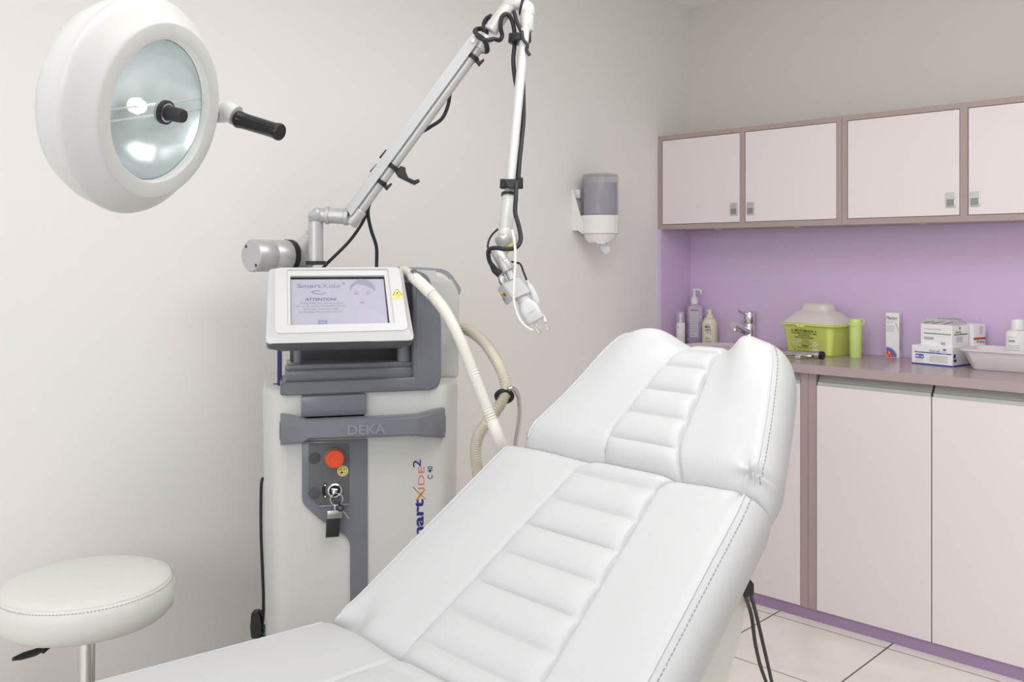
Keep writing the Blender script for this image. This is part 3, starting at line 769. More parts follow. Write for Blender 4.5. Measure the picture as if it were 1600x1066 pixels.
# upper shell behind the screen
b = nb()
prof = rounded([(-.165, zs - .005), (.262, zs - .005), (.262, 1.215), (.225, 1.268), (.16, 1.272), (-.165, 1.272)], [0, 0, .03, .03, .02, .03], 5)
prism(b, prof, lambda p, d: V((p[0], d, p[1])), .13, .375, .014, 3); obj('upper_shell', b, mach_w, LZ, smooth=45)
b = nb(); L0 = ML(425, 602.5, .1); lathe(b, [(.010, zs - .001), (.010, zs + .0008), (0, zs + .0008)], 20, Matrix.Translation((L0.x + .012, .12, 0))); obj('shoulder_hole', b, black_m, LZ)

# grey hood: side column, bay floor with two ledges, bay back
hx0, hx1 = ML(438, 610, -.02).x, ML(688, 560, .0).x
zb = ML(560, 615, -.02).z
b = nb()
zc = ML(600, 592, -.01).z
hxr = ML(645, 580, -.01).x
side = rounded([(hxr, zb), (hx1, zb), (hx1, ML(687, 497, 0).z), (ML(668, 455, .0).x, 1.262), (hxr, 1.275)], [0, .035, .02, .03, .01], 6)
prism(b, side, lambda p, d: V((p[0], d, p[1])), -.012, .132, .008, 3)
lower = rounded([(hx0, zb), (hxr + .01, zb), (hxr + .01, zc + .002), (hx0, zc - .002)], [.008, 0, 0, .008])
prism(b, lower, lambda p, d: V((p[0], d, p[1])), -.0115, .14, .004, 2)
zl1, zl2 = ML(540, 576, .01).z, ML(540, 590, .0).z
xl = ML(446, 580, .01).x
box(b, (xl, .004, zc - .004), (hxr + .01, .14, zl1), .005, 3)
box(b, (xl + .004, .016, zl1 - .004), (hxr + .005, .14, zl1 + .012), .004, 3)
hood = obj('hood', b, mach_g, LZ, smooth=50)
b = nb(); box(b, (xl + .012, .10, zl1 + .008), (hxr - .0, .14, 1.24), .004, 2); obj('bay_back', b, mach_d, hood)
b = nb(); xp = ML(632, 560, .02).x; rod(b, (xp, .03, zl1 + .012), (xp, .03, 1.17), .017, 24); obj('bay_post', b, mach_g, hood)
b = nb(); rod(b, (xl + .03, .045, zl1 + .012), (xl + .03, .045, 1.17), .010, 24)
obj('bay_post', b, mach_g, hood)
b = nb(); q = ML(438, 560, .10); box(b, (q.x - .007, .09, zs), (q.x + .004, .13, 1.13)); obj('purple_edge', b, mat('purple_plastic', S(62, 50, 112), .4), hood)
b = nb(); prism(b, rounded([(.10, 1.262), (.10, 1.279), (.168, 1.278), (.232, 1.273), (.268, 1.222), (.263, 1.205), (.222, 1.262), (.16, 1.268)], [0, .004, .01, .02, .006, 0, .02, .01], 4), lambda p, d: V((p[0], d, p[1])), .136, .215, .002); obj('top_cap', b, mat('cap_grey_toplit', S(150, 151, 156), .3), LZ)  # cap colour is a lightened hood grey, painting in light on the upward face

# tilted screen unit
eT = V((0, .666, .7465)); eN = V((0, -.7465, .666)); eS = V((1, 0, 0)); OM = V((0, -.12, 1.1305))
def mon(px, py):
    c, r = mray(px, py); k = (OM - c).dot(eN) / r.dot(eN); q = c + r * k - OM; return q.dot(eS), q.dot(eT)
def mp(st, k=0.): return OM + eS * st[0] + eT * st[1] + eN * k
def mquad(pts): return [mon(*p) for p in pts]
face = mquad([(429, 521), (638, 515.5), (624, 417), (429, 418)])
outer = mquad([(415, 531), (648.5, 525.5), (629, 413), (420, 414)])
lip = mquad([(448.5, 509.5), (617, 505), (606.5, 420), (447.5, 421)])
scr = mquad([(454.5, 505.4), (609.3, 502.2), (600.8, 427.8), (453.6, 428.6)])
def rq(q, r): return rounded(q, r, 3)
b = nb()
loops(b, [[mp(p, -.0165) for p in rq(outer, .012)], [mp(p, -.014) for p in rq(outer, .012)], [mp(p, -.002) for p in rq(face, .012)], [mp(p * .995, 0) for p in rq(face, .012)],
          [mp(p, 0) for p in rq(lip, .006)], [mp(p, -.004) for p in rq([(a * .985, c * .99 + .001) for a, c in lip], .006)], [mp(p, -.006) for p in rq(scr, .0008)], [mp(p, -.0125) for p in rq(scr, .0008)]], False, False)
monitor = obj('screen_housing', b, bezel_m, LZ, smooth=35, label='silver-white tilted screen housing')
b = nb()
un = [(a * .995, c) for a, c in outer]; un2 = [(a * .93, c * .9 + .012) for a, c in outer]
loops(b, [[mp(p, -.0145) for p in rq(un, .012)], [mp(p, -.036) for p in rq(un, .012)], [mp(p, -.062) for p in rq(un2, .02)]], True, True); obj('back_shell', b, mach_d, monitor, label='dark grey underside')
b = nb(); b.faces.new([b.verts.new(mp(p, -.0122)) for p in [(a * 1.01, c) for a, c in scr]]); obj('screen_border', b, blackg_m, monitor, smooth=0)
# lit picture area, a little inside the black border
sw0, sh0 = scr[0][0], scr[0][1]
sx_ = lambda u: (1 - u) * scr[0][0] + u * scr[1][0]
H0, H1 = scr[0][1], scr[3][1]
def sp_(u, v, k=-.0118): return mp((sx_(u), H0 + (H1 - H0) * v), k)
b = nb(); b.faces.new([b.verts.new(sp_(u, v)) for u, v in ((.005, .0), (.985, .0), (.985, .955), (.005, .955))]); screen = obj('screen', b, screen_m, monitor, smooth=0, label='pale lilac screen picture')
SW, SH = (sp_(1, 0) - sp_(0, 0)).length, (sp_(0, 1) - sp_(0, 0)).length
def spoly(bm, pts, k=-.0115): bm.faces.new([bm.verts.new(sp_(u, v, k)) for u, v in pts])
tint = lambda nm, c: mat(nm, tuple(x * .8 for x in c), .3, emit=.16)
b = nb(); 
def st(s, u, v, w, h, bold=0., k=-.0114): text(b, s, sp_(u, v, k), eS, eT, w * SW, h * SH, bold, 0)
st('Smart', .07, .775, .25, .085, .02); st('Xide', .325, .775, .19, .085, -.005); st('2', .535, .845, .035, .05)
tube(b, [sp_(u, v, -.0113) for u, v in ((.31, .705), (.26, .715), (.22, .69), (.25, .655), (.32, .64), (.365, .665))], .0006, 6)
obj('title_lettering', b, tint('screen_blue_grey', S(138, 142, 178)), screen, smooth=0)
b = nb(); st('ATTENTION!', .15, .505, .32, .06, .012); obj('warning_lettering', b, tint('screen_violet', S(126, 104, 140)), screen, smooth=0)
b = nb(); st('TOUTES les personnes', .09, .43, .44, .045); st("dans la salle d'operations", .055, .375, .50, .045); st('doivent porter des', .13, .315, .36, .045); st('lunettes de protection', .085, .255, .44, .045)
obj('notice_lettering', b, tint('screen_pale', S(150, 150, 176)), screen, smooth=0)
b = nb(); spoly(b, [(.27, .035), (.365, .035), (.365, .115), (.27, .115)]); obj('screen_button', b, tint('screen_btn', S(150, 150, 182)), screen, smooth=0)
b = nb(); st('OK', .295, .05, .045, .03, 0, -.0110); obj('button_lettering', b, tint('screen_btn2', S(204, 204, 222)), screen, smooth=0)
# faint portrait on the right half of the screen
b = nb(); spoly(b, [(p[0], p[1]) for p in ell(.745, .63, .125, .33, 30)], -.0116); spoly(b, [(.64, .0), (.70, .34), (.80, .34), (.97, .18), (.97, .0)], -.01165); obj('portrait_skin', b, tint('portrait_skin', S(186, 183, 200)), screen, smooth=0)
b = nb(); spoly(b, [(.615, .70), (.625, .82), (.68, .92), (.745, .95), (.82, .925), (.87, .84), (.885, .70), (.84, .76), (.78, .82), (.70, .85), (.65, .80)], -.0114); obj('portrait_hair', b, tint('portrait_hair', S(160, 155, 174)), screen, smooth=0)
b = nb()
for c in (.68, .805): spoly(b, ell(c, .645, .028, .012, 14), -.0113); spoly(b, [(c - .035, .68), (c, .70), (c + .035, .685), (c, .692)], -.0113)
spoly(b, [(.70, .455), (.735, .47), (.775, .455), (.735, .438)], -.0113); spoly(b, [(.728, .53), (.745, .52), (.76, .53), (.745, .526)], -.0113)
obj('portrait_features', b, tint('portrait_features', S(158, 148, 170)), screen, smooth=0)
# laser warning triangle on the housing
wc = mon(621, 459)
b = nb(); O = mp(wc, .0002)
flat(b, O, eS, eT, [(-.0125, -.017), (.0125, -.017), (.0125, -.004), (.001, .015), (-.001, .015), (-.0125, -.005)]); s = obj('warning_sticker', b, yellow_m, monitor, smooth=0, label='yellow laser warning triangle')
b = nb(); A3 = [V((-.0115, -.0045)), V((.0115, -.0045)), V((0, .0135))]
for a, c in ((0, 1), (1, 2), (2, 0)): tube(b, [O + eS * A3[a].x + eT * A3[a].y + eN * .0004, O + eS * A3[c].x + eT * A3[c].y + eN * .0004], .0006, 5)
flat(b, O, eS, eT, [(.0035 * (1 if i % 2 else .35) * cos(pi * i / 8), .0015 + .0035 * (1 if i % 2 else .35) * sin(pi * i / 8)) for i in range(16)], .0008); text(b, 'LASER', O + eS * -.005 + eT * -.012, eS, eT, .010, .0025, 0, .0008); obj('warning_symbol', b, ink_m, s, smooth=0)

# small grey block, handle bar
b = nb(); a = ML(470.5, 619, -.012); c = ML(572, 645, -.012)
box(b, (a.x, -.02, c.z - .004), (c.x, .004, a.z), .004, 2); obj('grip_block', b, mach_g, LZ)
b = nb(); box(b, (a.x + .004, -.006, c.z - .016), (c.x - .004, .002, c.z)); obj('grip_shadow_gap', b, blackg_m, LZ)
def hz_(px, py, v): q = ML(px, py, v); return V((q.x, v, q.z))
# cross sections of the handle from left to right (x, front depth, back depth, top, bottom)
secs = []
for (pt, pb, v, th) in (((438, 648), (438, 697), -.012, .022), ((441, 648), (441, 697), -.022, .034), ((474, 656), (474, 694), -.058, .034), ((482, 658), (482, 688.5), -.062, .034), ((570, 654), (570, 685.5), -.062, .034), ((650, 650), (650, 682.5), -.062, .034), ((660, 648), (660, 684), -.058, .034), ((692, 639), (692, 686), -.024, .034), ((695.5, 638.5), (695.5, 685.5), -.014, .022)):
    tq, bq = ML(*pt, v), ML(*pb, v)
    secs.append([V((p[0], p[1], p[2])) for p in ((bq.x, v + .004, bq.z), (tq.x, v + .004, tq.z), (tq.x, v + th, tq.z), (bq.x, v + th, bq.z))])
b = nb(); 
S2 = []
for q in secs:
    bt, tp, tb, bb = q; e = .006
    S2.append([bt + V((0, 0, e * .3)), bt + V((0, -.004, e)), tp + V((0, -.004, -e)), tp + V((0, 0, -e * .3)), tp + V((0, .006, 0)), tb, bb, bt + V((0, .006, 0))])
loops(b, S2, True, True)
for sgx in (0, -1):
    q = S2[sgx]; x = q[0].x; box(b, (x - (.004 if sgx else -.004) - .006, -.012, (q[0].z + q[2].z) / 2 - .02), (x - (.004 if sgx else -.004) + .006, .01, (q[0].z + q[2].z) / 2 + .02))
handle = obj('handle_bar', b, mach_g, LZ, smooth=32, label='wide grey push handle')
hA, hB = ML(543, 682, -.0645), ML(603, 661, -.0645)
b = nb(); text(b, 'DEKA', (hA.x, -.0622, hA.z + .002), X, Z, hB.x - hA.x, hB.z - hA.z - .004, .03, -.0005, .08)
obj('raised_lettering', b, mat('machine_grey_relief', S(134, 136, 144), .28), handle, smooth=0)

# dark control strip
pts = [(472, 690), (472, 786), (500, 812), (541, 838), (547, 850), (549, 1000), (577, 1000), (574, 686)]
poly = [(ML(x, y, -.004).x, ML(x, y, -.004).z) for x, y in pts]
k = [(x, z) for x, z in poly]; k[5] = (k[4][0] + .002, .10); k[6] = (k[7][0] + .002, .10)
b = nb(); prism(b, rounded(k, [0, .012, .0, .02, .02, 0, 0, 0], 4), lambda p, d: V((p[0], d, p[1])), -.005, .004, .002); ctrl = obj('control_strip', b, mach_g, LZ, smooth=40, label='grey control strip down the front')
pts = [(482, 693), (482, 776), (497, 790), (546, 789), (546, 693)]
b = nb(); poly = [(ML(x, y, -.006).x, ML(x, y, -.006).z) for x, y in pts]
prism(b, rounded(poly, .006, 3), lambda p, d: V((p[0], d, p[1])), -.0062, -.004, .0008); obj('panel_plate', b, mat('panel_plate_grey', S(100, 100, 106), .4), ctrl, smooth=40)
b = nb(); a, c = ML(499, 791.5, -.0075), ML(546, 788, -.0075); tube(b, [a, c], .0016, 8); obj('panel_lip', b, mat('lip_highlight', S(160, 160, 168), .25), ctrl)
def disc(px, py, v, r, d, m, nm, par, prof=None, seg=32):
    q = ML(px, py, v); b = nb()
    lathe(b, prof or [(r, 0), (r, d * .8), (r * .93, d), (0, d)], seg, frame((0, -1, 0), (q.x, v, q.z))); return obj(nm, b, m, par), q
u_ = 2.2 / FOC
for py in (716, 771): disc(491.3, py, -.0062, 9 * u_, .0012, mat('dark_plug', S(82, 82, 88), .45), 'blank_plug', ctrl)
disc(522, 714, -.0062, 15.5 * u_, .012, mat('estop_collar', S(140, 136, 120), .4), 'button_collar', ctrl)
es, q = disc(522.5, 716, -.018, 14.5 * u_, .014, red_m, 'emergency_button', ctrl, [(11 * u_, 0), (14.3 * u_, .003), (14.5 * u_, .011), (13 * u_, .014), (9 * u_, .0145), (8.5 * u_, .0135), (0, .0135)]); es['label'] = 'red-orange emergency stop button'
sk, q = disc(535.5, 736, -.0064, 8.4 * u_, .0008, yellow_m, 'stop_sticker', ctrl)
b = nb(); O = V((q.x, -.0074, q.z)); oct_ = [(6.6 * u_ * cos(pi / 8 + pi / 4 * i), 6.6 * u_ * sin(pi / 8 + pi / 4 * i)) for i in range(8)]
for i in range(8): tube(b, [O + X * oct_[i][0] + Z * oct_[i][1], O + X * oct_[(i + 1) % 8][0] + Z * oct_[(i + 1) % 8][1]], .0005, 5)
text(b, 'STOP', O + X * -.0065 + Z * .001, X, Z, .013, .0042, .02, .0003); flat(b, O, X, Z, ell(-.0025, -.0035, .0028, .0028, 12), .0004); quad(b, O, X, Z, -.001, -.004, .006, -.0028, .0004); obj('stop_lettering', b, ink_m, sk, smooth=0)
b = nb(); O = ML(523, 766, -.0064)
arc = [(14.5 * u_ * cos(radians(a)), 14.5 * u_ * sin(radians(a))) for a in range(140, 222, 8)] + [(19.5 * u_ * cos(radians(a)), 19.5 * u_ * sin(radians(a))) for a in range(220, 138, -8)]
flat(b, O, X, Z, arc, .0004); ar = obj('key_scale', b, blackg_m, ctrl, smooth=0)
b = nb()
for a in (150, 212): flat(b, O, X, Z, ell(17 * u_ * cos(radians(a)), 17 * u_ * sin(radians(a)), .0022, .0022, 12), .0009)
obj('scale_marks', b, white_m, ar, smooth=0)
disc(523, 766, -.0062, 10.8 * u_, .007, chrome_m, 'key_switch', ctrl, [(10.8 * u_, 0), (10.8 * u_, .006), (9 * u_, .008), (7.5 * u_, .007), (0, .007)])
disc(523, 767, -.0132, 7.5 * u_, .006, blackg_m, 'key_barrel', ctrl)
# model name running up the front, lowest letters behind the chair
vt = -.0006
def vtext(s, px0, px1, py0, py1, m, nm, bold=0.):
    """reads upwards: baseline at px1, from py0 (start, low) to py1 (end, high)"""
    a, c = ML(px1, py0, vt), ML(px0, py1, vt); b = nb()
    text(b, s, (a.x, vt, a.z), Z, -X, c.z - a.z, a.x - c.x, bold, 0); return obj(nm, b, m, body, smooth=0)
vtext('Smart', 646, 662, 865, 781, navy_m, 'brand_lettering', .03)
vtext('IDE', 653.5, 663, 764, 730, orange_m, 'model_lettering', -.005)
vtext('2', 645, 657.5, 730, 719, navy_m, 'numeral_lettering', .01)
vtext('C 40', 668, 676, 748.5, 729, navy_m, 'type_lettering', .012)
b = nb(); xa = [(651, 781.5, 664, 764.5, 2.2), (645, 761, 665.5, 781, 1.3)]
for x0, y0, x1, y1, wd in xa:
    a, c = ML(x0, y0, vt), ML(x1, y1, vt); dirv = (c - a).normalized(); pr = V((-dirv.z, 0, dirv.x)) * wd * u_ / 1.4
    b.faces.new([b.verts.new(p) for p in (a - pr, c - pr * .6, c + pr * .6, a + pr)])
obj('crossed_letter', b, orange_m, body, smooth=0)

# ---------------------------------------------------------------- arm (all in room space)
def R_(bm_fn, name, m, par=LZ, label=None, smooth=45):
    b = nb(); bm_fn(b); return obj(name, b, m, par, world=True, label=label, smooth=smooth)
FA = 2.40
pxm = lambda n, F=FA: n * F / FOC
# horizontal drum with end cap
dc = W(392, 399.5, 2.36); dd_ = (RT * .606 + FW * .795).normalized()
rD = pxm(25.5, 2.36)
def drum(b):
    lathe(b, [(0, 0), (rD - .003, 0), (rD, .003), (rD, .058), (rD - .0008, .059), (rD - .0008, .0605), (rD, .0615), (rD, .112)], 48, frame(dd_, dc))
dr = R_(drum, 'joint_drum', arm_m, label='satin metal drum at the foot of the arm')
R_(lambda b: lathe(b, [(rD + .0015, .112), (rD + .0015, .128), (rD - .002, .128)], 48, frame(dd_, dc)), 'drum_ring', black_m, dr)
R_(lambda b: lathe(b, [(rD - .004, .128), (rD - .004, .185), (rD - .01, .19), (0, .19)], 48, frame(dd_, dc)), 'drum_end', arm_m, dr)
sd = dd_.cross(UP).normalized(); sd = sd if sd.dot(RT) > 0 else -sd
for k_ in ((-.47, .56), (.5, -.6)):
    c = dc + sd * k_[0] * rD + UP * k_[1] * rD
    R_(lambda b: lathe(b, [(.0046, -.001), (.0046, .0007), (.003, .0007), (.0028, .0002), (0, .0002)], 14, frame(-dd_, c)), 'screw', mat('dark_screw', S(92, 92, 92), .35, .6), dr)
# slanted neck from drum to post, post, elbow, link
pb = W(493.5, 412, FA); pt = W(493.5, 336, FA)
rP = pxm(11.6)
R_(lambda b: tube(b, [dc + dd_ * .15, W(487, 366, FA + .05)], [rD * .72, rP * .9], 20), 'neck', armw_m)
R_(lambda b: (rod(b, pb, W(493.5, 346, FA), rP, 28), rod(b, W(493.5, 346, FA), pt + UP * .004, rP * 1.02, 28, .003), rod(b, W(493.5, 336, FA), W(514, 337, FA), rP * 1.0, 28),), 'arm_post', arm_m)
R_(lambda b: rod(b, W(497, 340, FA - .004), W(488.5, 330.5, FA - .012), rP * .98, 28, .002), 'mirror_cap', arm_m)
R_(lambda b: (rod(b, W(509, 336.5, FA), W(514.5, 336.7, FA), rP * 1.22, 28, .002), rod(b, W(514.5, 336.7, FA), W(543, 338.5, FA), rP * 1.06, 28), rod(b, W(538, 338, FA), W(545, 338.6, FA), rP * 1.22, 28, .002)), 'elbow_link', arm_m)
R_(lambda b: rod(b, W(493.5, 414, FA), W(493.5, 408, FA), rP * 1.35, 28), 'post_collar', black_m)
# upper arm: tube with a flat bar on its left side
ua0, ua1 = W(553, 342, FA), W(756, 64, FA)
ud = (ua1 - ua0).normalized(); uside = ud.cross(FW).normalized(); uside = uside if uside.dot(RT) > 0 else -uside
rU = pxm(8.2)
R_(lambda b: (rod(b, ua0 - ud * .018, ua0 + ud * .03, rU * 1.35, 24, .004), rod(b, ua0, ua1, rU, 24)), 'upper_arm_tube', arm_m, label='long slanting metal arm tube')
def bar(b):
    c0 = W(547.5, 328, FA - .012); c1 = W(744, 59, FA - .012)
    L = (c1 - c0).length; Mx = Matrix((( *[0]*0, ) ,)) if False else None
    x = uside; y = -FW; z = ud
    y = (z.cross(x)).normalized()
    M_ = Matrix(((x.x, y.x, z.x, c0.x), (x.y, y.y, z.y, c0.y), (x.z, y.z, z.z, c0.z), (0, 0, 0, 1)))
    hw = pxm(7.6)
    poly = rounded([(-hw, 0), (hw, -.012), (hw, L - .006), (.0, L + .012), (-hw, L - .004)], [.006, .004, .01, .012, .01], 4)
    prism(b, poly, lambda p, d: M_ @ V((p[0], d, p[1])), -.013, .013, .0015)
br = R_(bar, 'arm_bar', arml_m, label='flat pale bar clamped along the arm')
def ringclip(px, py, name='cable_clip', hook=0.):
    c = W(px, py, FA)
    o = R_(lambda b: lathe(b, [(rU + .0005, -.006), (rU + .004, -.006), (rU + .004, .006), (rU + .0005, .006)], 24, frame(ud, c)), name, black_m)
    hk = uside
    def f(b):
        if hook > .02:
            P_ = [c + hk * rU, c + hk * (rU + .018) - ud * .008, c + hk * (rU + .038) - ud * .012]
            prism(b, [(0, -.008), (.012, -.014), (.05, -.006), (.056, .010), (.05, .014), (.046, .004), (.03, .0), (.018, .008), (.012, .018), (.002, .014)], lambda p, d: c + hk * (rU + p[0] * hook / .05) + ud * (p[1]) + FW * d, -.007, .007, .001)
        else:
            prism(b, [(0, -.006), (.014, -.010), (.016, .012), (.012, .014), (.009, 0), (0, .006)], lambda p, d: c + hk * (rU + p[0]) + ud * p[1] + FW * d, -.006, .006, .001)
    R_(f, 'clip_hook', black_m, o)
for q in ((738.5, 89.5, .01), (613.5, 260.5, .06), (594, 283.5, .01)): ringclip(q[0], q[1], hook=q[2])
for (x, y) in ((726.5, 74), (600, 242), (585.5, 264)):
    c = W(x, y, FA - .012)
    R_(lambda b: prism(b, [(-.006, -.014), (.004, -.010), (.004, .016), (-.004, .014)], lambda p, d: c + uside * p[0] + ud * p[1] + FW * d, -.006, .008, .0015), 'bar_bolt', black_m, br)
c = W(739, 63, FA - .026); R_(lambda b: lathe(b, [(.0055, 0), (.0055, .002), (.004, .002), (.0035, .0008), (0, .0008)], 18, frame(-FW, c)), 'bar_screw', steel_m, br)
# upper sleeve, top elbow, down sleeve
us0, us1 = W(766, 49, FA - .01), W(798, 3, FA - .01)
rS = pxm(11.5)
R_(lambda b: (rod(b, W(748, 77, FA), W(762, 56, FA), rU * 1.25, 24, .003), rod(b, us0, W(800, 2, FA - .01), rS, 28, .004), rod(b, W(800, 4, FA - .01), W(816, 5, FA - .01), rS, 28)), 'upper_sleeve', armw_m)
R_(lambda b: rod(b, W(797, 6, FA - .014), W(797, -12, FA - .03), rS * .9, 28, .002), 'mirror_cap', mat('cap_white', S(238, 238, 236), .3), label='white end cap')
R_(lambda b: rod(b, W(813, 9, FA - .01), W(820, 10.5, FA - .01), rS * 1.25, 28, .002), 'joint_ring', black_m)
FT = FA - .02
fr0, fr1 = W(823.5, 14, FT), W(789, 372, 2.22)
def fpt(py): k = (py - 14) / (372 - 14); return W(823.5 + (789 - 823.5) * k, py, FT + (2.22 - FT) * k)
R_(lambda b: (rod(b, W(817, 12, FT), W(825, 15, FT), rS, 28), tube(b, catmull([W(817, 10, FT), W(824, 13, FT), W(824.5, 24, FT)], 6), rS * .95, 24), rod(b, W(824, 20, FT), W(822.5, 49, FT), rS * .93, 28, .003)), 'top_elbow', armw_m)
R_(lambda b: rod(b, fpt(46), fpt(310), pxm(7.6, 2.3), 24), 'forearm_tube', armw_m, label='slim hanging arm tube')
R_(lambda b: (rod(b, fpt(300), fpt(360), pxm(10.4, 2.24), 28, .002), rod(b, fpt(358.5), fpt(374), pxm(10.6, 2.22), 28, .002)), 'forearm_sleeve', armw_m)
e0 = W(788, 372, 2.22)
wr = R_(lambda b: (rod(b, e0 + RT * .004, e0 - RT * .011 - UP * .010 - FW * .016, pxm(10.3, 2.2), 28, .002), rod(b, e0, e0 + RT * .028 + FW * .028 - UP * .004, pxm(9.6, 2.22), 28, .002)), 'wrist_joint', arm_m)
R_(lambda b: rod(b, W(797, 376, 2.235), W(782, 398, 2.225), pxm(8.8, 2.22), 24, .002), 'wrist_sleeve', mat('yellow_label_sleeve', S(214, 206, 120), .45, var=.35, scale=90), wr, label='sleeve with yellow warning label')
R_(lambda b: (rod(b, W(776, 391, 2.215), W(790, 417, 2.20), pxm(10.6, 2.2), 28, .003), rod(b, W(785.5, 408.5, 2.203), W(794.5, 424, 2.198), pxm(11.2, 2.2), 28, .002), rod(b, W(794, 422, 2.2), W(801, 437, 2.195), pxm(6.3, 2.2), 24)), 'handpiece_neck', arm_m, wr)
# scanner block: chunky bevelled head
hd = (W(843, 508, 2.18) - W(797, 430, 2.2)).normalized()
hs = hd.cross(FW).normalized(); hs = hs if hs.dot(RT) > 0 else -hs       # across, to the upper right
hf = hs.cross(hd).normalized(); hf = hf if hf.dot(FW) < 0 else -hf       # towards the viewer
h0 = W(803, 449, 2.195)
fv = [(777.5, 453, 2.197), (786, 444.5, 2.166), (812.5, 433.5, 2.176), (829, 457, 2.178), (803, 468, 2.155), (791, 478.5, 2.190)]
fv = [W(*p) for p in fv]
def blk(b):
    A = [b.verts.new(p) for p in fv]; B_ = [b.verts.new(p + FW * (.045 if i in (1, 4) else .028) + UP * .004) for i, p in enumerate(fv)]
    b.faces.new((A[0], A[1], A[4], A[5])); b.faces.new((A[1], A[2], A[3], A[4]))
    b.faces.new((B_[0], B_[1], B_[4], B_[5])); b.faces.new((B_[1], B_[2], B_[3], B_[4]))
    for i in range(6): b.faces.new((A[i], A[(i + 1) % 6], B_[(i + 1) % 6], B_[i]))
    bmesh.ops.recalc_face_normals(b, faces=b.faces[:])
    bmesh.ops.bevel(b, geom=b.edges[:], offset=.0022, segments=2, affect='EDGES')
hblk = R_(blk, 'scanner_head', mat('handpiece_grey', S(196, 198, 197), .4, var=.02), label='chunky pale grey scanner head')
sn = (fv[1] - fv[0]).cross(fv[4] - fv[0]).normalized(); sn = sn if sn.dot(FW) < 0 else -sn
for i, (x, y, c) in enumerate(((783, 457.5, S(226, 214, 96)), (788.5, 460.5, S(190, 70, 56)), (788, 468, S(96, 150, 130)))):
    q = onpl(x, y, (fv[0] + fv[1] + fv[4] + fv[5]) / 4, sn)
    R_(lambda b: rod(b, q - sn * .002, q + sn * .0014, .0042, 14), 'indicator_sticker', mat('indicator%d' % i, c, .5), hblk)
def noz(b):
    a0 = W(812, 460, 2.19); a1 = W(824, 479, 2.187); a2 = W(837, 501, 2.183)
    tube(b, [a0, a1], pxm(10, 2.19), 24)
    z = (a2 - a1).normalized(); x = hs; y = z.cross(x).normalized()
    def ring(c, w_, t_, r): return [c + x * p[0] + y * p[1] for p in rounded([(-w_, -t_), (w_, -t_), (w_, t_), (-w_, t_)], r, 4)]
    loops(b, [ring(W(820, 472.5, 2.188), pxm(9.7), pxm(9.5), .013), ring(W(826, 482, 2.186), pxm(14), pxm(10), .011), ring(a2, pxm(13.6), pxm(10), .010), ring(a2 + z * .002, pxm(12.6), pxm(9), .009)], True, True)
nz_ = R_(noz, 'nozzle', mat('nozzle_grey', S(214, 215, 214), .38, var=.015), smooth=50)
nc = W(829.5, 484, 2.186) + hf * (pxm(10) + .0004)
R_(lambda b: (text(b, 'DEKA', nc - hs * .009 + hd * .009, hs, -hd, .018, .005, .02, .0002), [tube(b, [nc + hs * p[0] - hd * p[1], nc + hs * q[0] - hd * q[1]], .0004, 5) for p, q in (((-.005, .002), (.005, .002)), ((.005, .002), (.005, .012)), ((.005, .012), (-.005, .012)), ((-.005, .012), (-.005, .002)))]), 'nozzle_lettering', mat('nozzle_relief', S(186, 187, 188), .4), nz_, smooth=0)
for (x0, y0, x1, y1) in ((835, 501.5, 844, 520), (848, 494.5, 857.5, 513)):
    a, c = W(x0, y0, 2.183), W(x1, y1, 2.175); k = (c - a)
    pr = R_(lambda b: rod(b, a - k * .15, a + k * .5, .0048, 14, .0008), 'prong', mat('prong_white', S(224, 224, 222), .35), nz_, label='white tip prong')
    R_(lambda b: tube(b, catmull([a + k * .35 - hs * .0036, a + k * .85 - hs * .0036, c - hs * .002, c + hs * .002, a + k * .85 + hs * .0036, a + k * .35 + hs * .0036], 5), .0012, 8), 'prong_wire', steel_m, nz_)
R_(lambda b: (rod(b, W(780, 427, 2.19), W(784, 435, 2.19), pxm(4.6), 18), rod(b, W(783, 433, 2.19), W(789, 447, 2.19), pxm(5.4), 18, .001), rod(b, W(785, 438, 2.189), W(786, 440.5, 2.189), pxm(6.1), 18)), 'plug_connector', steel_m, hblk)
R_(lambda b: (rod(b, W(823, 438, 2.2), W(827, 447, 2.2), pxm(2.4), 14), tube(b, [W(826, 445, 2.2), W(832, 457, 2.2), W(839, 472, 2.195), W(841, 476, 2.195)], [pxm(4), pxm(5.5), pxm(5), pxm(2.5)], 16)), 'side_connector', mat('connector_white', S(216, 216, 214), .35), hblk)

# ---------------------------------------------------------------- cables on the arm
def cable(pts, r, m=black_m, name='cable', par=LZ, n=6, label=None):
    P3 = [W(*p) if len(p) == 3 else W(p[0], p[1], FA) for p in pts]
    return R_(lambda b: tube(b, catmull(P3, n), r, 12), name, m, par, label)
f = FA - .03
cable([(503, 421, FA + .05), (512, 411, FA + .05), (545, 378, FA + .05), (565, 350, FA + .04), (574, 330, FA + .04), (582, 306, FA + .03), (592, 290, FA + .02)], pxm(2.6))
cable([(588, 428, FA + .12), (588.5, 408, FA + .12), (588, 385, FA + .1), (580, 360, FA + .06), (575, 335, FA + .04), (577, 318, FA + .03), (585, 300, FA + .03)], pxm(2.9))
cable([(597, 283, FA + .02), (621, 252, FA + .02), (648, 215, FA + .03), (670, 200, FA + .03), (690, 186, FA + .03), (700, 165, FA + .03), (705, 140, FA + .025), (720, 115, FA + .02), (741, 88, FA + .015)], pxm(2.9))
cable([(742, 86, FA + .01), (752, 80, FA + .02), (761, 80, FA - .0), (760, 70, FA - .02), (754, 60, FA - .04), (744, 53, FA - .02), (743, 47, FA + .02), (752, 45, FA + .04), (760, 50, FA - .005), (756, 40, FA + .03), (760, 30, FA + .035), (767, 25, FA + .02)], pxm(3.8), label='black cable looped round the arm')
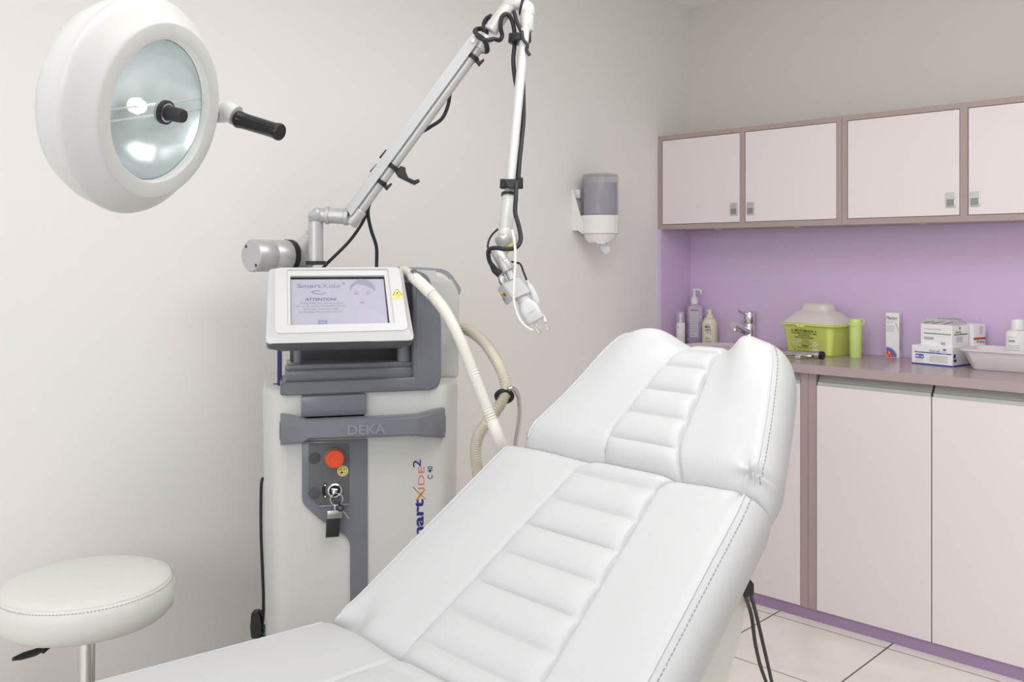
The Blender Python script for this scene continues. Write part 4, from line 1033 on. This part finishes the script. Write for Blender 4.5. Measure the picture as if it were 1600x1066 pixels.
cable([(743, 50, FA - .01), (748, 58, FA - .045), (760, 63, FA - .055), (772, 61, FA - .05), (780, 63, FA - .03), (784.5, 56, FA - .02), (782, 42, FA - .03), (784, 27, FA - .035), (792, 22, FA - .03), (800, 32, FA - .02), (804, 52, FA - .02), (804, 70, FA - .03), (802, 95, FA - .04), (805, 125, FA - .05), (812, 155, FA - .06), (816, 185, FA - .08), (815, 220, FA - .1), (811, 255, FA - .12), (808, 285, FA - .14)], pxm(3.4))
cable([(803, 18, FA - .02), (808, 35, FA - .03), (815, 52, FA - .04), (815.5, 80, FA - .05), (817, 115, FA - .06), (818, 150, FA - .08), (818, 190, FA - .09), (813, 240, FA - .12), (810, 280, FA - .14)], pxm(3.1))
cable([(807, 285, 2.22), (806, 310, 2.2), (805, 332, 2.19), (811, 355, 2.18), (813.5, 375, 2.17), (806, 387, 2.155), (790, 389.5, 2.15), (775, 387.5, 2.16), (764, 391, 2.17), (764, 405, 2.18), (770, 418, 2.185)], pxm(3.5, 2.2))
R_(lambda b: tube(b, [W(768, 413, 2.184), W(773, 422, 2.187), W(781, 429, 2.19)], [pxm(3.4), pxm(5), pxm(5.2)], 14), 'cable_boot', black_m)
cable([(778, 358, 2.25), (768, 368, 2.24), (762.5, 381, 2.23), (764, 392, 2.22), (773, 400, 2.22), (780, 416, 2.22), (786, 430, 2.215), (789, 437, 2.2)], pxm(1.7, 2.2), name='thin_cable')
cable([(795, 409, 2.225), (805, 410, 2.22), (813, 413, 2.21), (818, 425, 2.205), (823, 438, 2.2)], pxm(1.7, 2.2), name='thin_cable')
cable([(800, 360, 2.16), (803, 372, 2.15), (805, 392, 2.145), (804.5, 420, 2.14), (803, 450, 2.13), (803, 470, 2.13), (808, 490, 2.13), (816, 505, 2.13), (825, 513, 2.135), (832, 516.5, 2.14)], pxm(2.1, 2.14), mat('clear_white_tube', S(234, 231, 227), .3, var=.01), 'air_tube', label='thin translucent white air tube')
# strap clamps on the forearm
for (px, py, k) in ((812, 61, FA - .02), (799, 288, 2.26)):
    c = W(px, py, k); ax = (fr1 - fr0).normalized()
    w_ = pxm(15 if py < 100 else 14.5)
    def clamp(b):
        P = [c + RT * w_ * cos(a) * 1. + FW * .03 * sin(a) for a in [2 * pi * i / 24 for i in range(24)]]
        Q = [[p + ax * s_ + (p - c).normalized() * o_ for p in P] for s_, o_ in ((-.011, .001), (-.009, .004), (.009, .004), (.011, .001))]
        loops(b, Q, True, True)
        rod(b, c + RT * (w_ - .002) - UP * .012 - FW * .01, c + RT * (w_ - .002) + UP * .016 - FW * .01, .0065, 14, .002)
        rod(b, c - RT * (w_ - .004) - UP * .012 - FW * .012, c - RT * (w_ - .004) + UP * .012 - FW * .012, .0075, 14, .002)
    o = R_(clamp, 'strap_clamp', black_m, label='black clamp holding cables to the arm')
    cc = (W(815, 48, k - .04), W(818, 62, k - .045), W(824, 70, k - .045), W(823, 78, k - .045), W(828, 87, k - .045)) if py < 100 else (W(790, 283, k - .035), W(797, 292, k - .04), W(806, 291, k - .04), W(810, 283, k - .035))
    R_(lambda b: tube(b, catmull(cc, 5), .0045, 10, flat=.6), 'strap_tail', black_m, o)
R_(lambda b: lathe(b, [(pxm(9.6), -.003), (pxm(11.6), -.003), (pxm(11.6), .0035), (pxm(9.6), .0035)], 24, frame(fr1 - fr0, fpt(304.5))), 'joint_ring', black_m)

# ================================================================== keys hanging from the switch
KP = MM @ ML(523, 770, -.021)
t = thing('key_ring', 'small key ring with metal clip and black fob hanging from the key switch', 'keys', KP)
mdir = MM.to_3x3()
uX, uN = mdir @ V((1, 0, 0)), mdir @ V((0, -1, 0))
wk = lambda px, py, v=-.024: MM @ ML(px, py, v)
def KK(fn, name, m, label=None, par=None):
    b = nb(); fn(b); return obj(name, b, m, par or t, world=True, label=label)
rc = wk(526, 780.5)
KK(lambda b: tube(b, [rc + uX * 9.3 * u_ * cos(a) + UP * 9.3 * u_ * sin(a) for a in [2 * pi * i / 32 for i in range(33)]], .0013, 8), 'split_ring', chrome_m)
KK(lambda b: (rod(b, wk(522, 765, -.02), wk(522.5, 772, -.024), .006, 14, .001), rod(b, wk(518, 765, -.022), wk(527, 766, -.022), .004, 12)), 'inserted_key', steel_m, 'key in the switch')
def strap(b):
    A_, B_ = wk(521.5, 800), wk(520, 839)
    prism(b, [(-10.2 * u_, 0), (10.2 * u_, 0), (9.2 * u_, -1), (-10.8 * u_, -1)], lambda p, d: A_ + uX * p[0] + (B_ - A_) * (-p[1]) + uN * d, -.0035, .0035, .0008)
KK(strap, 'fob', black_m, 'black strap fob')
def clip(b):
    A_ = wk(522.5, 803.5); hh = 6.2 * u_
    prism(b, [(-11.5 * u_, -hh), (11 * u_, -hh), (11.8 * u_, hh), (-10.8 * u_, hh)], lambda p, d: A_ + uX * p[0] + UP * p[1] + uN * d, -.005, .005, .001)
    rod(b, wk(523.5, 797), wk(523.8, 788), .0035, 12, .001)
KK(clip, 'clip', steel_m, 'brushed metal clip')
KK(lambda b: (rod(b, wk(531, 794, -.029), wk(532, 794, -.023), 5.5 * u_, 20, .001), rod(b, wk(530, 789, -.027), wk(529, 784, -.025), .003, 10)), 'key_head', blackg_m, 'black round key head')
kh = KK(lambda b: (tube(b, [wk(536, 799, -.027), wk(545.5, 810.5, -.027)], .0016, 8)), 'key_blade', steel_m)

# ================================================================== hoses
def corrug(name, label, pts, r, m, grp=None, cuffs=(), pitch=.0068):
    P3 = catmull([W(*p) for p in pts], 10)
    # resample evenly at half the pitch
    out = [P3[0]]; step = pitch / 2; carry = 0.
    for a, c in zip(P3, P3[1:]):
        L = (c - a).length; k = step - carry
        while k <= L: out.append(a + (c - a) * (k / L)); k += step
        carry = (L - (k - step))
    rs = [r * (1. if i % 2 else .80) for i in range(len(out))]
    t = thing(name, label, 'hose', out[-1])
    b = nb(); tube(b, out, rs, 16); obj('hose_pipe', b, m, t, world=True, smooth=80)
    for (u0, u1, mm, k) in cuffs:
        i0, i1 = int(u0 * (len(out) - 1)), int(u1 * (len(out) - 1)); seg_ = out[i0:i1 + 1:2]
        b = nb(); tube(b, seg_, r * k, 16); obj('cuff', b, mm, t, world=True, label='smooth clear cuff', smooth=80)
    return t
corrug('corrugated_hose', 'white corrugated hose sloping down from the screen unit towards the chair',
       [(630, 424, 2.33), (642, 430, 2.26), (653, 439, 2.21), (664, 449.5, 2.185), (680, 466, 2.16), (699, 492, 2.12), (720, 534, 2.1), (742, 590, 2.09), (765, 648, 2.08), (778, 682, 2.07), (790, 712, 2.09), (808, 760, 2.16), (826, 840, 2.26)], pxm(9.6, 2.15), hose_m, cuffs=((.11, .215, hosec_m, 1.04), (.58, .72, hosec_m, .98)))
corrug('corrugated_hose', 'cream corrugated hose looping from behind the machine through the black ring',
       [(690, 505, 2.5), (712, 510, 2.42), (735, 518, 2.32), (758, 537, 2.24), (777, 566, 2.2), (789, 596, 2.19), (789, 615, 2.19), (778, 638, 2.2), (763, 657, 2.21), (748, 680, 2.22), (743, 705, 2.23), (746, 735, 2.24), (752, 790, 2.26), (756, 900, 2.3)], pxm(9.4, 2.2), hoseb_m, cuffs=())
rg = W(788, 618, 2.19)
t = thing('hose_holder', 'flexible metal gooseneck with black ring holding the cream hose', 'hose holder', W(800, 800, 2.26))
b = nb(); rx, ry = RT * pxm(12.5, 2.19), (UP * .45 + FW * .9).normalized() * pxm(13, 2.19)
tube(b, [rg - UP * .002 + rx * cos(a) + (UP * .8 - FW * .6) * pxm(12.5, 2.19) * sin(a) for a in [2 * pi * i / 32 for i in range(33)]], .0052, 12); obj('ring', b, black_m, t, world=True, label='black holding ring')
P3 = catmull([W(*p) for p in ((794, 609, 2.17), (799, 607, 2.17), (806, 611, 2.18), (811, 626, 2.19), (812, 648, 2.2), (809, 672, 2.21), (806, 690, 2.22), (803, 740, 2.24), (800, 800, 2.26), (798, 900, 2.26), (798, 1000, 2.26), (799, 1200, 2.26))], 16)
b = nb(); tube(b, P3, [pxm(3.6, 2.2) * (1 if i % 2 else .86) for i in range(len(P3))], 12); obj('gooseneck', b, steel_m, t, world=True, smooth=80)
fq = W(799, 1200, 2.26)
b = nb(); tube(b, [fq, V((fq.x, fq.y, .02))], .008, 12); lathe(b, [(.11, 0), (.11, .012), (.02, .022), (.012, .03)], 32, Matrix.Translation((fq.x, fq.y, 0))); obj('stand_base', b, black_m, t, world=True)

# ================================================================== power cord at the wall side of the machine
pc = [(409, 752, 2.42), (407.6, 790, 2.42), (408, 840, 2.42), (410, 890, 2.42), (411.5, 930, 2.42), (411, 965, 2.42), (408, 985, 2.42)]
t = thing('power_cord', 'black power cord hanging down the left side of the machine to a plug', 'cord', W(404, 990, 2.42))
b = nb(); tube(b, catmull([W(415, 748, 2.44)] + [W(*p) for p in pc], 6), pxm(2.4), 10); obj('cord', b, black_m, t, world=True)
q = W(402, 971, 2.42)
b = nb(); prism(b, rounded([(-.012, -.04), (.012, -.04), (.014, .0), (.008, .028), (-.012, .026), (-.015, -.01)], .004), lambda p, d: q + RT * p[0] + UP * p[1] + FW * d, -.014, .014, .003); obj('plug', b, blackg_m, t, world=True, label='chunky black plug')
b = nb()
for k in range(7):
    c = W(413 + RND.uniform(-3, 3), 962 + 5.5 * k, 2.43); tube(b, catmull([c, c + RT * RND.uniform(-.012, .012) - UP * .012, c + RT * RND.uniform(-.012, .012) - UP * .024, c - UP * .03 + FW * .01], 4), .0022, 6)
obj('green_wires', b, green_m, t, world=True, label='tangle of green wires')
b = nb()
for k in range(4):
    c = W(406 + 3.5 * k, 955 - 2 * (k % 2), 2.43); tube(b, catmull([c, c + UP * .006 + RT * .004, c + RT * .009, c - UP * .006 + RT * .012], 4), .0016, 6)
obj('white_wires', b, white_m, t, world=True, label='small white wire ends')
b = nb(); e = W(404, 1000, 2.42); tube(b, catmull([e, e - UP * .08 + RT * .01, V((e.x + .01, e.y, .05)), V((e.x + .03, e.y - .02, .006)), V((e.x - .02, e.y - .1, .006))], 6), .004, 8); obj('cord_tail', b, black_m, t, world=True)

# ================================================================== STOOL
SP = FW * 2.0 + RT * ((136 - 800) / FOC * 2.0); SP.z = 0
zt = EYE - (930 - HOR) / FOC * 2.0 + .042
t = thing('stool', 'round white padded stool with chrome gas column in the left corner', 'stool', SP)
rs = .182
b = nb(); lathe(b, [(.0, zt - .092), (.15, zt - .092), (.166, zt - .087), (.178, zt - .074), (rs, zt - .054), (rs, zt - .035), (rs - .004, zt - .022), (rs - .009, zt - .014), (rs - .014, zt - .0105), (rs - .020, zt - .007), (rs - .04, zt - .003), (.1, zt), (0, zt + .001)], 72)
seatc = obj('seat_cushion', b, stool_leather, t, smooth=60)
b = nb(); pr = [V(((rs - .0115) * cos(a), (rs - .0115) * sin(a), zt - .0122)) for a in [2 * pi * i / 96 for i in range(97)]]; tube(b, pr, .0015, 8); obj('piping', b, stool_leather, seatc)
b = nb(); stitches(b, [V(((rs - .0055) * cos(a), (rs - .0055) * sin(a), zt - .018)) for a in [2 * pi * i / 96 for i in range(97)]], .004, .003, .0006); obj('stitching', b, stitch_m, seatc, smooth=0)
b = nb(); lathe(b, [(.022, .06), (.022, .30), (.0165, .302), (.0165, zt - .107), (.05, zt - .105), (.05, zt - .0925)], 32); obj('gas_column', b, chrome_m, t)
b = nb(); L = MTX[t].inverted()
lv = [L @ W(87, 1003, 1.98), L @ W(74, 1013, 1.96), L @ W(66, 1020, 1.95)]
tube(b, lv, .0042, 10); A_ = L @ W(68, 1016, 1.95); B_ = L @ W(20, 1030, 1.90)
tube(b, [A_, A_ + (B_ - A_) * .25, A_ + (B_ - A_) * .7, B_], [.006, .013, .012, .006], 16, flat=.5); obj('lever', b, black_m, t, label='black height lever')
for k in range(5):
    a = 2 * pi * k / 5 + .3; d_ = V((cos(a), sin(a), 0))
    b = nb(); tube(b, [d_ * .015 + UP * .085, d_ * .12 + UP * .08, d_ * .225 + UP * .058], [.017, .015, .012], 14); leg = obj('leg', b, chrome_m, t)
    b = nb(); rod(b, d_ * .222 + V((-d_.y, d_.x, 0)) * -.012 + UP * .025, d_ * .222 + V((-d_.y, d_.x, 0)) * .012 + UP * .025, .025, 20, .003); rod(b, d_ * .222 + UP * .03, d_ * .222 + UP * .06, .006, 10); obj('caster', b, black_m, leg)

# ================================================================== SURGICAL LAMP
LC = W(256, 175, 1.30)
lam = lambda r_, f_, u__: RT * r_ + FW * f_ + UP * u__
LN = lam(.929, -.288, -.23).normalized()
t = thing('surgical_lamp', 'big round white surgical lamp with glass front and black side grip, switched on', 'lamp', LC)
FM = frame(LN, LC)
b = nb(); lathe(b, [(.1005, -.014), (.1005, -.003), (.102, -.0005), (.104, 0), (.1225, 0), (.1255, -.0012), (.1275, -.004), (.1455, -.024), (.1525, -.031), (.155, -.036), (.1545, -.0395), (.152, -.043), (.1515, -.052), (.150, -.066), (.142, -.086), (.122, -.104), (.08, -.117), (.03, -.122)], 96, FM)
bmesh.ops.delete(b, geom=[f for f in b.faces if len(f.verts) > 6 and f.calc_center_median().dot(LN) > LC.dot(LN) - .05], context='FACES')
shell = obj('shell', b, lamp_m, t, world=True, smooth=35, label='white enamelled lamp head')
b = nb(); lathe(b, [(.0995, -.014), (.097, -.024), (.08, -.050), (.05, -.068), (.02, -.074), (0, -.075)], 72, FM)
bmesh.ops.delete(b, geom=[f for f in b.faces if len(f.verts) > 6], context='FACES')
obj('reflector', b, mirror_m, shell, world=True, smooth=60, label='mirror reflector')
b = nb(); lathe(b, [(0, -.010), (.0995, -.010), (.1, -.008), (.0995, -.006), (0, -.004)], 64, FM); obj('front_glass', b, glass_m, shell, world=True, label='clear round glass')
b = nb(); lathe(b, [(.0, -.058), (.010, -.056), (.012, -.045), (.008, -.036), (0, -.034)], 24, FM); obj('bulb', b, bulb_m, shell, world=True)
lq = UP - LN * UP.dot(LN); lq.normalize(); lr = LN.cross(lq).normalized()
la = lr * cos(radians(14)) * (1 if lr.dot(RT + FW) > 0 else -1) + lq * sin(radians(14)); lbq = lq * cos(radians(14)) - lr * sin(radians(14)) * (1 if lr.dot(RT + FW) > 0 else -1)
for k in (-1, 1):
    b = nb(); tube(b, [LC - LN * .016 + la * x + lbq * (k * .008) for x in (-.095, .095)], .0016, 8)
    obj('cross_rod', b, mat('rod_glass', S(206, 211, 210), .15, alpha=.5), shell, world=True)
b = nb(); lathe(b, [(.0165, -.004), (.0165, .006), (.012, .0075), (0, .0075)], 28, FM); kn = obj('knob_base', b, steel_m, shell, world=True)
b = nb(); lathe(b, [(.0172, .0005), (.0172, .006), (.0105, .0078), (.0102, .03), (.009, .034), (0, .0345)], 28, FM); obj('focus_knob', b, black_m, shell, world=True, label='black centre knob')
# side grip
g0 = W(347, 176, 1.455); g1 = W(366, 180, 1.45); g2 = W(374, 187, 1.445); g3 = W(449, 210, 1.41)
gd = (g3 - g2).normalized()
b = nb(); tube(b, catmull([W(338, 176, 1.45), g0, W(357, 175, 1.452), g1 + gd * .004], 5), [.016] * 16, 20); obj('grip_mount', b, lamp_m, t, world=True)
b = nb(); lathe(b, [(.0122, 0), (.0138, .002), (.0138, .006), (.013, .008), (.0125, .02), (.0122, .075), (.0135, .08), (.0138, .084), (.0125, .0865), (0, .0868)], 28, frame(gd, g2 - gd * .004)); obj('side_grip', b, blackg_m, t, world=True, label='black plastic side grip')
# suspension to the ceiling, above the frame
top = LC + UP * .165 - LN * .075
b = nb(); tube(b, catmull([LC + lq * .145 - LN * .06, top + UP * .05 - RT * .02, top + UP * .12 - RT * .10, top + UP * .3 - RT * .12], 6), .016, 16)
e = top + UP * .3 - RT * .12; tube(b, [e, V((e.x, e.y, ZC - .03))], .02, 16); lathe(b, [(.02, ZC - .05), (.06, ZC - .03), (.065, ZC)], 32, Matrix.Translation((e.x, e.y, 0))); obj('suspension_arm', b, lamp_m, t, world=True)

# ================================================================== LIGHT
def area(name, loc, size, energy, rot=(0, 0, 0), col=(1, 1, 1), sy=None):
    l = bpy.data.lights.new(name, 'AREA'); l.energy = energy; l.size = size; l.color = col
    if sy: l.shape = 'RECTANGLE'; l.size_y = sy
    o = bpy.data.objects.new(name, l); COL.objects.link(o); o.location = loc; o.rotation_euler = rot; o['kind'] = 'helper'; return o
area('ceiling_light_near', (-.9, .2, ZC - .03), 1.2, 9, sy=1.2)
area('ceiling_light_room', (-.75, 1.6, ZC - .03), 1.2, 18.5, sy=1.2)
dirn = V((-1.7, 2.4, .8)) - V((.7, -2.9, 2.2))
area('softbox', (.7, -2.9, 2.2), 3.0, 62, dirn.to_track_quat('-Z', 'Y').to_euler(), (.965, .982, 1), 2.0)
sp = bpy.data.lights.new('lamp_beam', 'SPOT'); sp.energy = 3; sp.spot_size = radians(70); sp.spot_blend = .8; sp.shadow_soft_size = .05
so = bpy.data.objects.new('lamp_beam', sp); COL.objects.link(so); so.location = LC + LN * .03; so.rotation_euler = (-LN).to_track_quat('Z', 'Y').to_euler(); so['kind'] = 'helper'
pl = bpy.data.lights.new('lamp_bulb_light', 'POINT'); pl.energy = .12; pl.shadow_soft_size = .012; pl.color = (1, .99, .96)
po = bpy.data.objects.new('lamp_bulb_light', pl); COL.objects.link(po); po.location = LC - LN * .03 + lq * .02; po['kind'] = 'helper'
w_ = bpy.data.worlds.new('soft_room_light'); SC.world = w_; w_.use_nodes = True
N_ = w_.node_tree.nodes; L_ = w_.node_tree.links; bg = N_['Background']; bg.inputs[0].default_value = (.955, .978, 1, 1)
tc_ = N_.new('ShaderNodeTexCoord'); dp = N_.new('ShaderNodeVectorMath'); dp.operation = 'DOT_PRODUCT'; dp.inputs[1].default_value = (-.45, -.85, .25)
mr = N_.new('ShaderNodeMapRange'); mr.inputs['From Min'].default_value = -.6; mr.inputs['From Max'].default_value = .9; mr.inputs['To Min'].default_value = .45; mr.inputs['To Max'].default_value = 1.1
L_.new(tc_.outputs['Generated'], dp.inputs[0]); L_.new(dp.outputs['Value'], mr.inputs['Value']); L_.new(mr.outputs[0], bg.inputs[1])

# ================================================================== CAMERA
cd = bpy.data.cameras.new('camera'); cam = bpy.data.objects.new('camera', cd); COL.objects.link(cam)
cam.location = EYEP; cam.rotation_euler = (radians(90), 0, YAW)
cd.sensor_width = 36; cd.lens = 36 * FOC / 1600; cd.shift_y = (HOR - 533) / 1600; cd.clip_start = .02
SC.camera = cam
SC.view_settings.view_transform = 'Standard'
SC.cycles.use_denoising = True
SC.cycles.max_bounces = 10
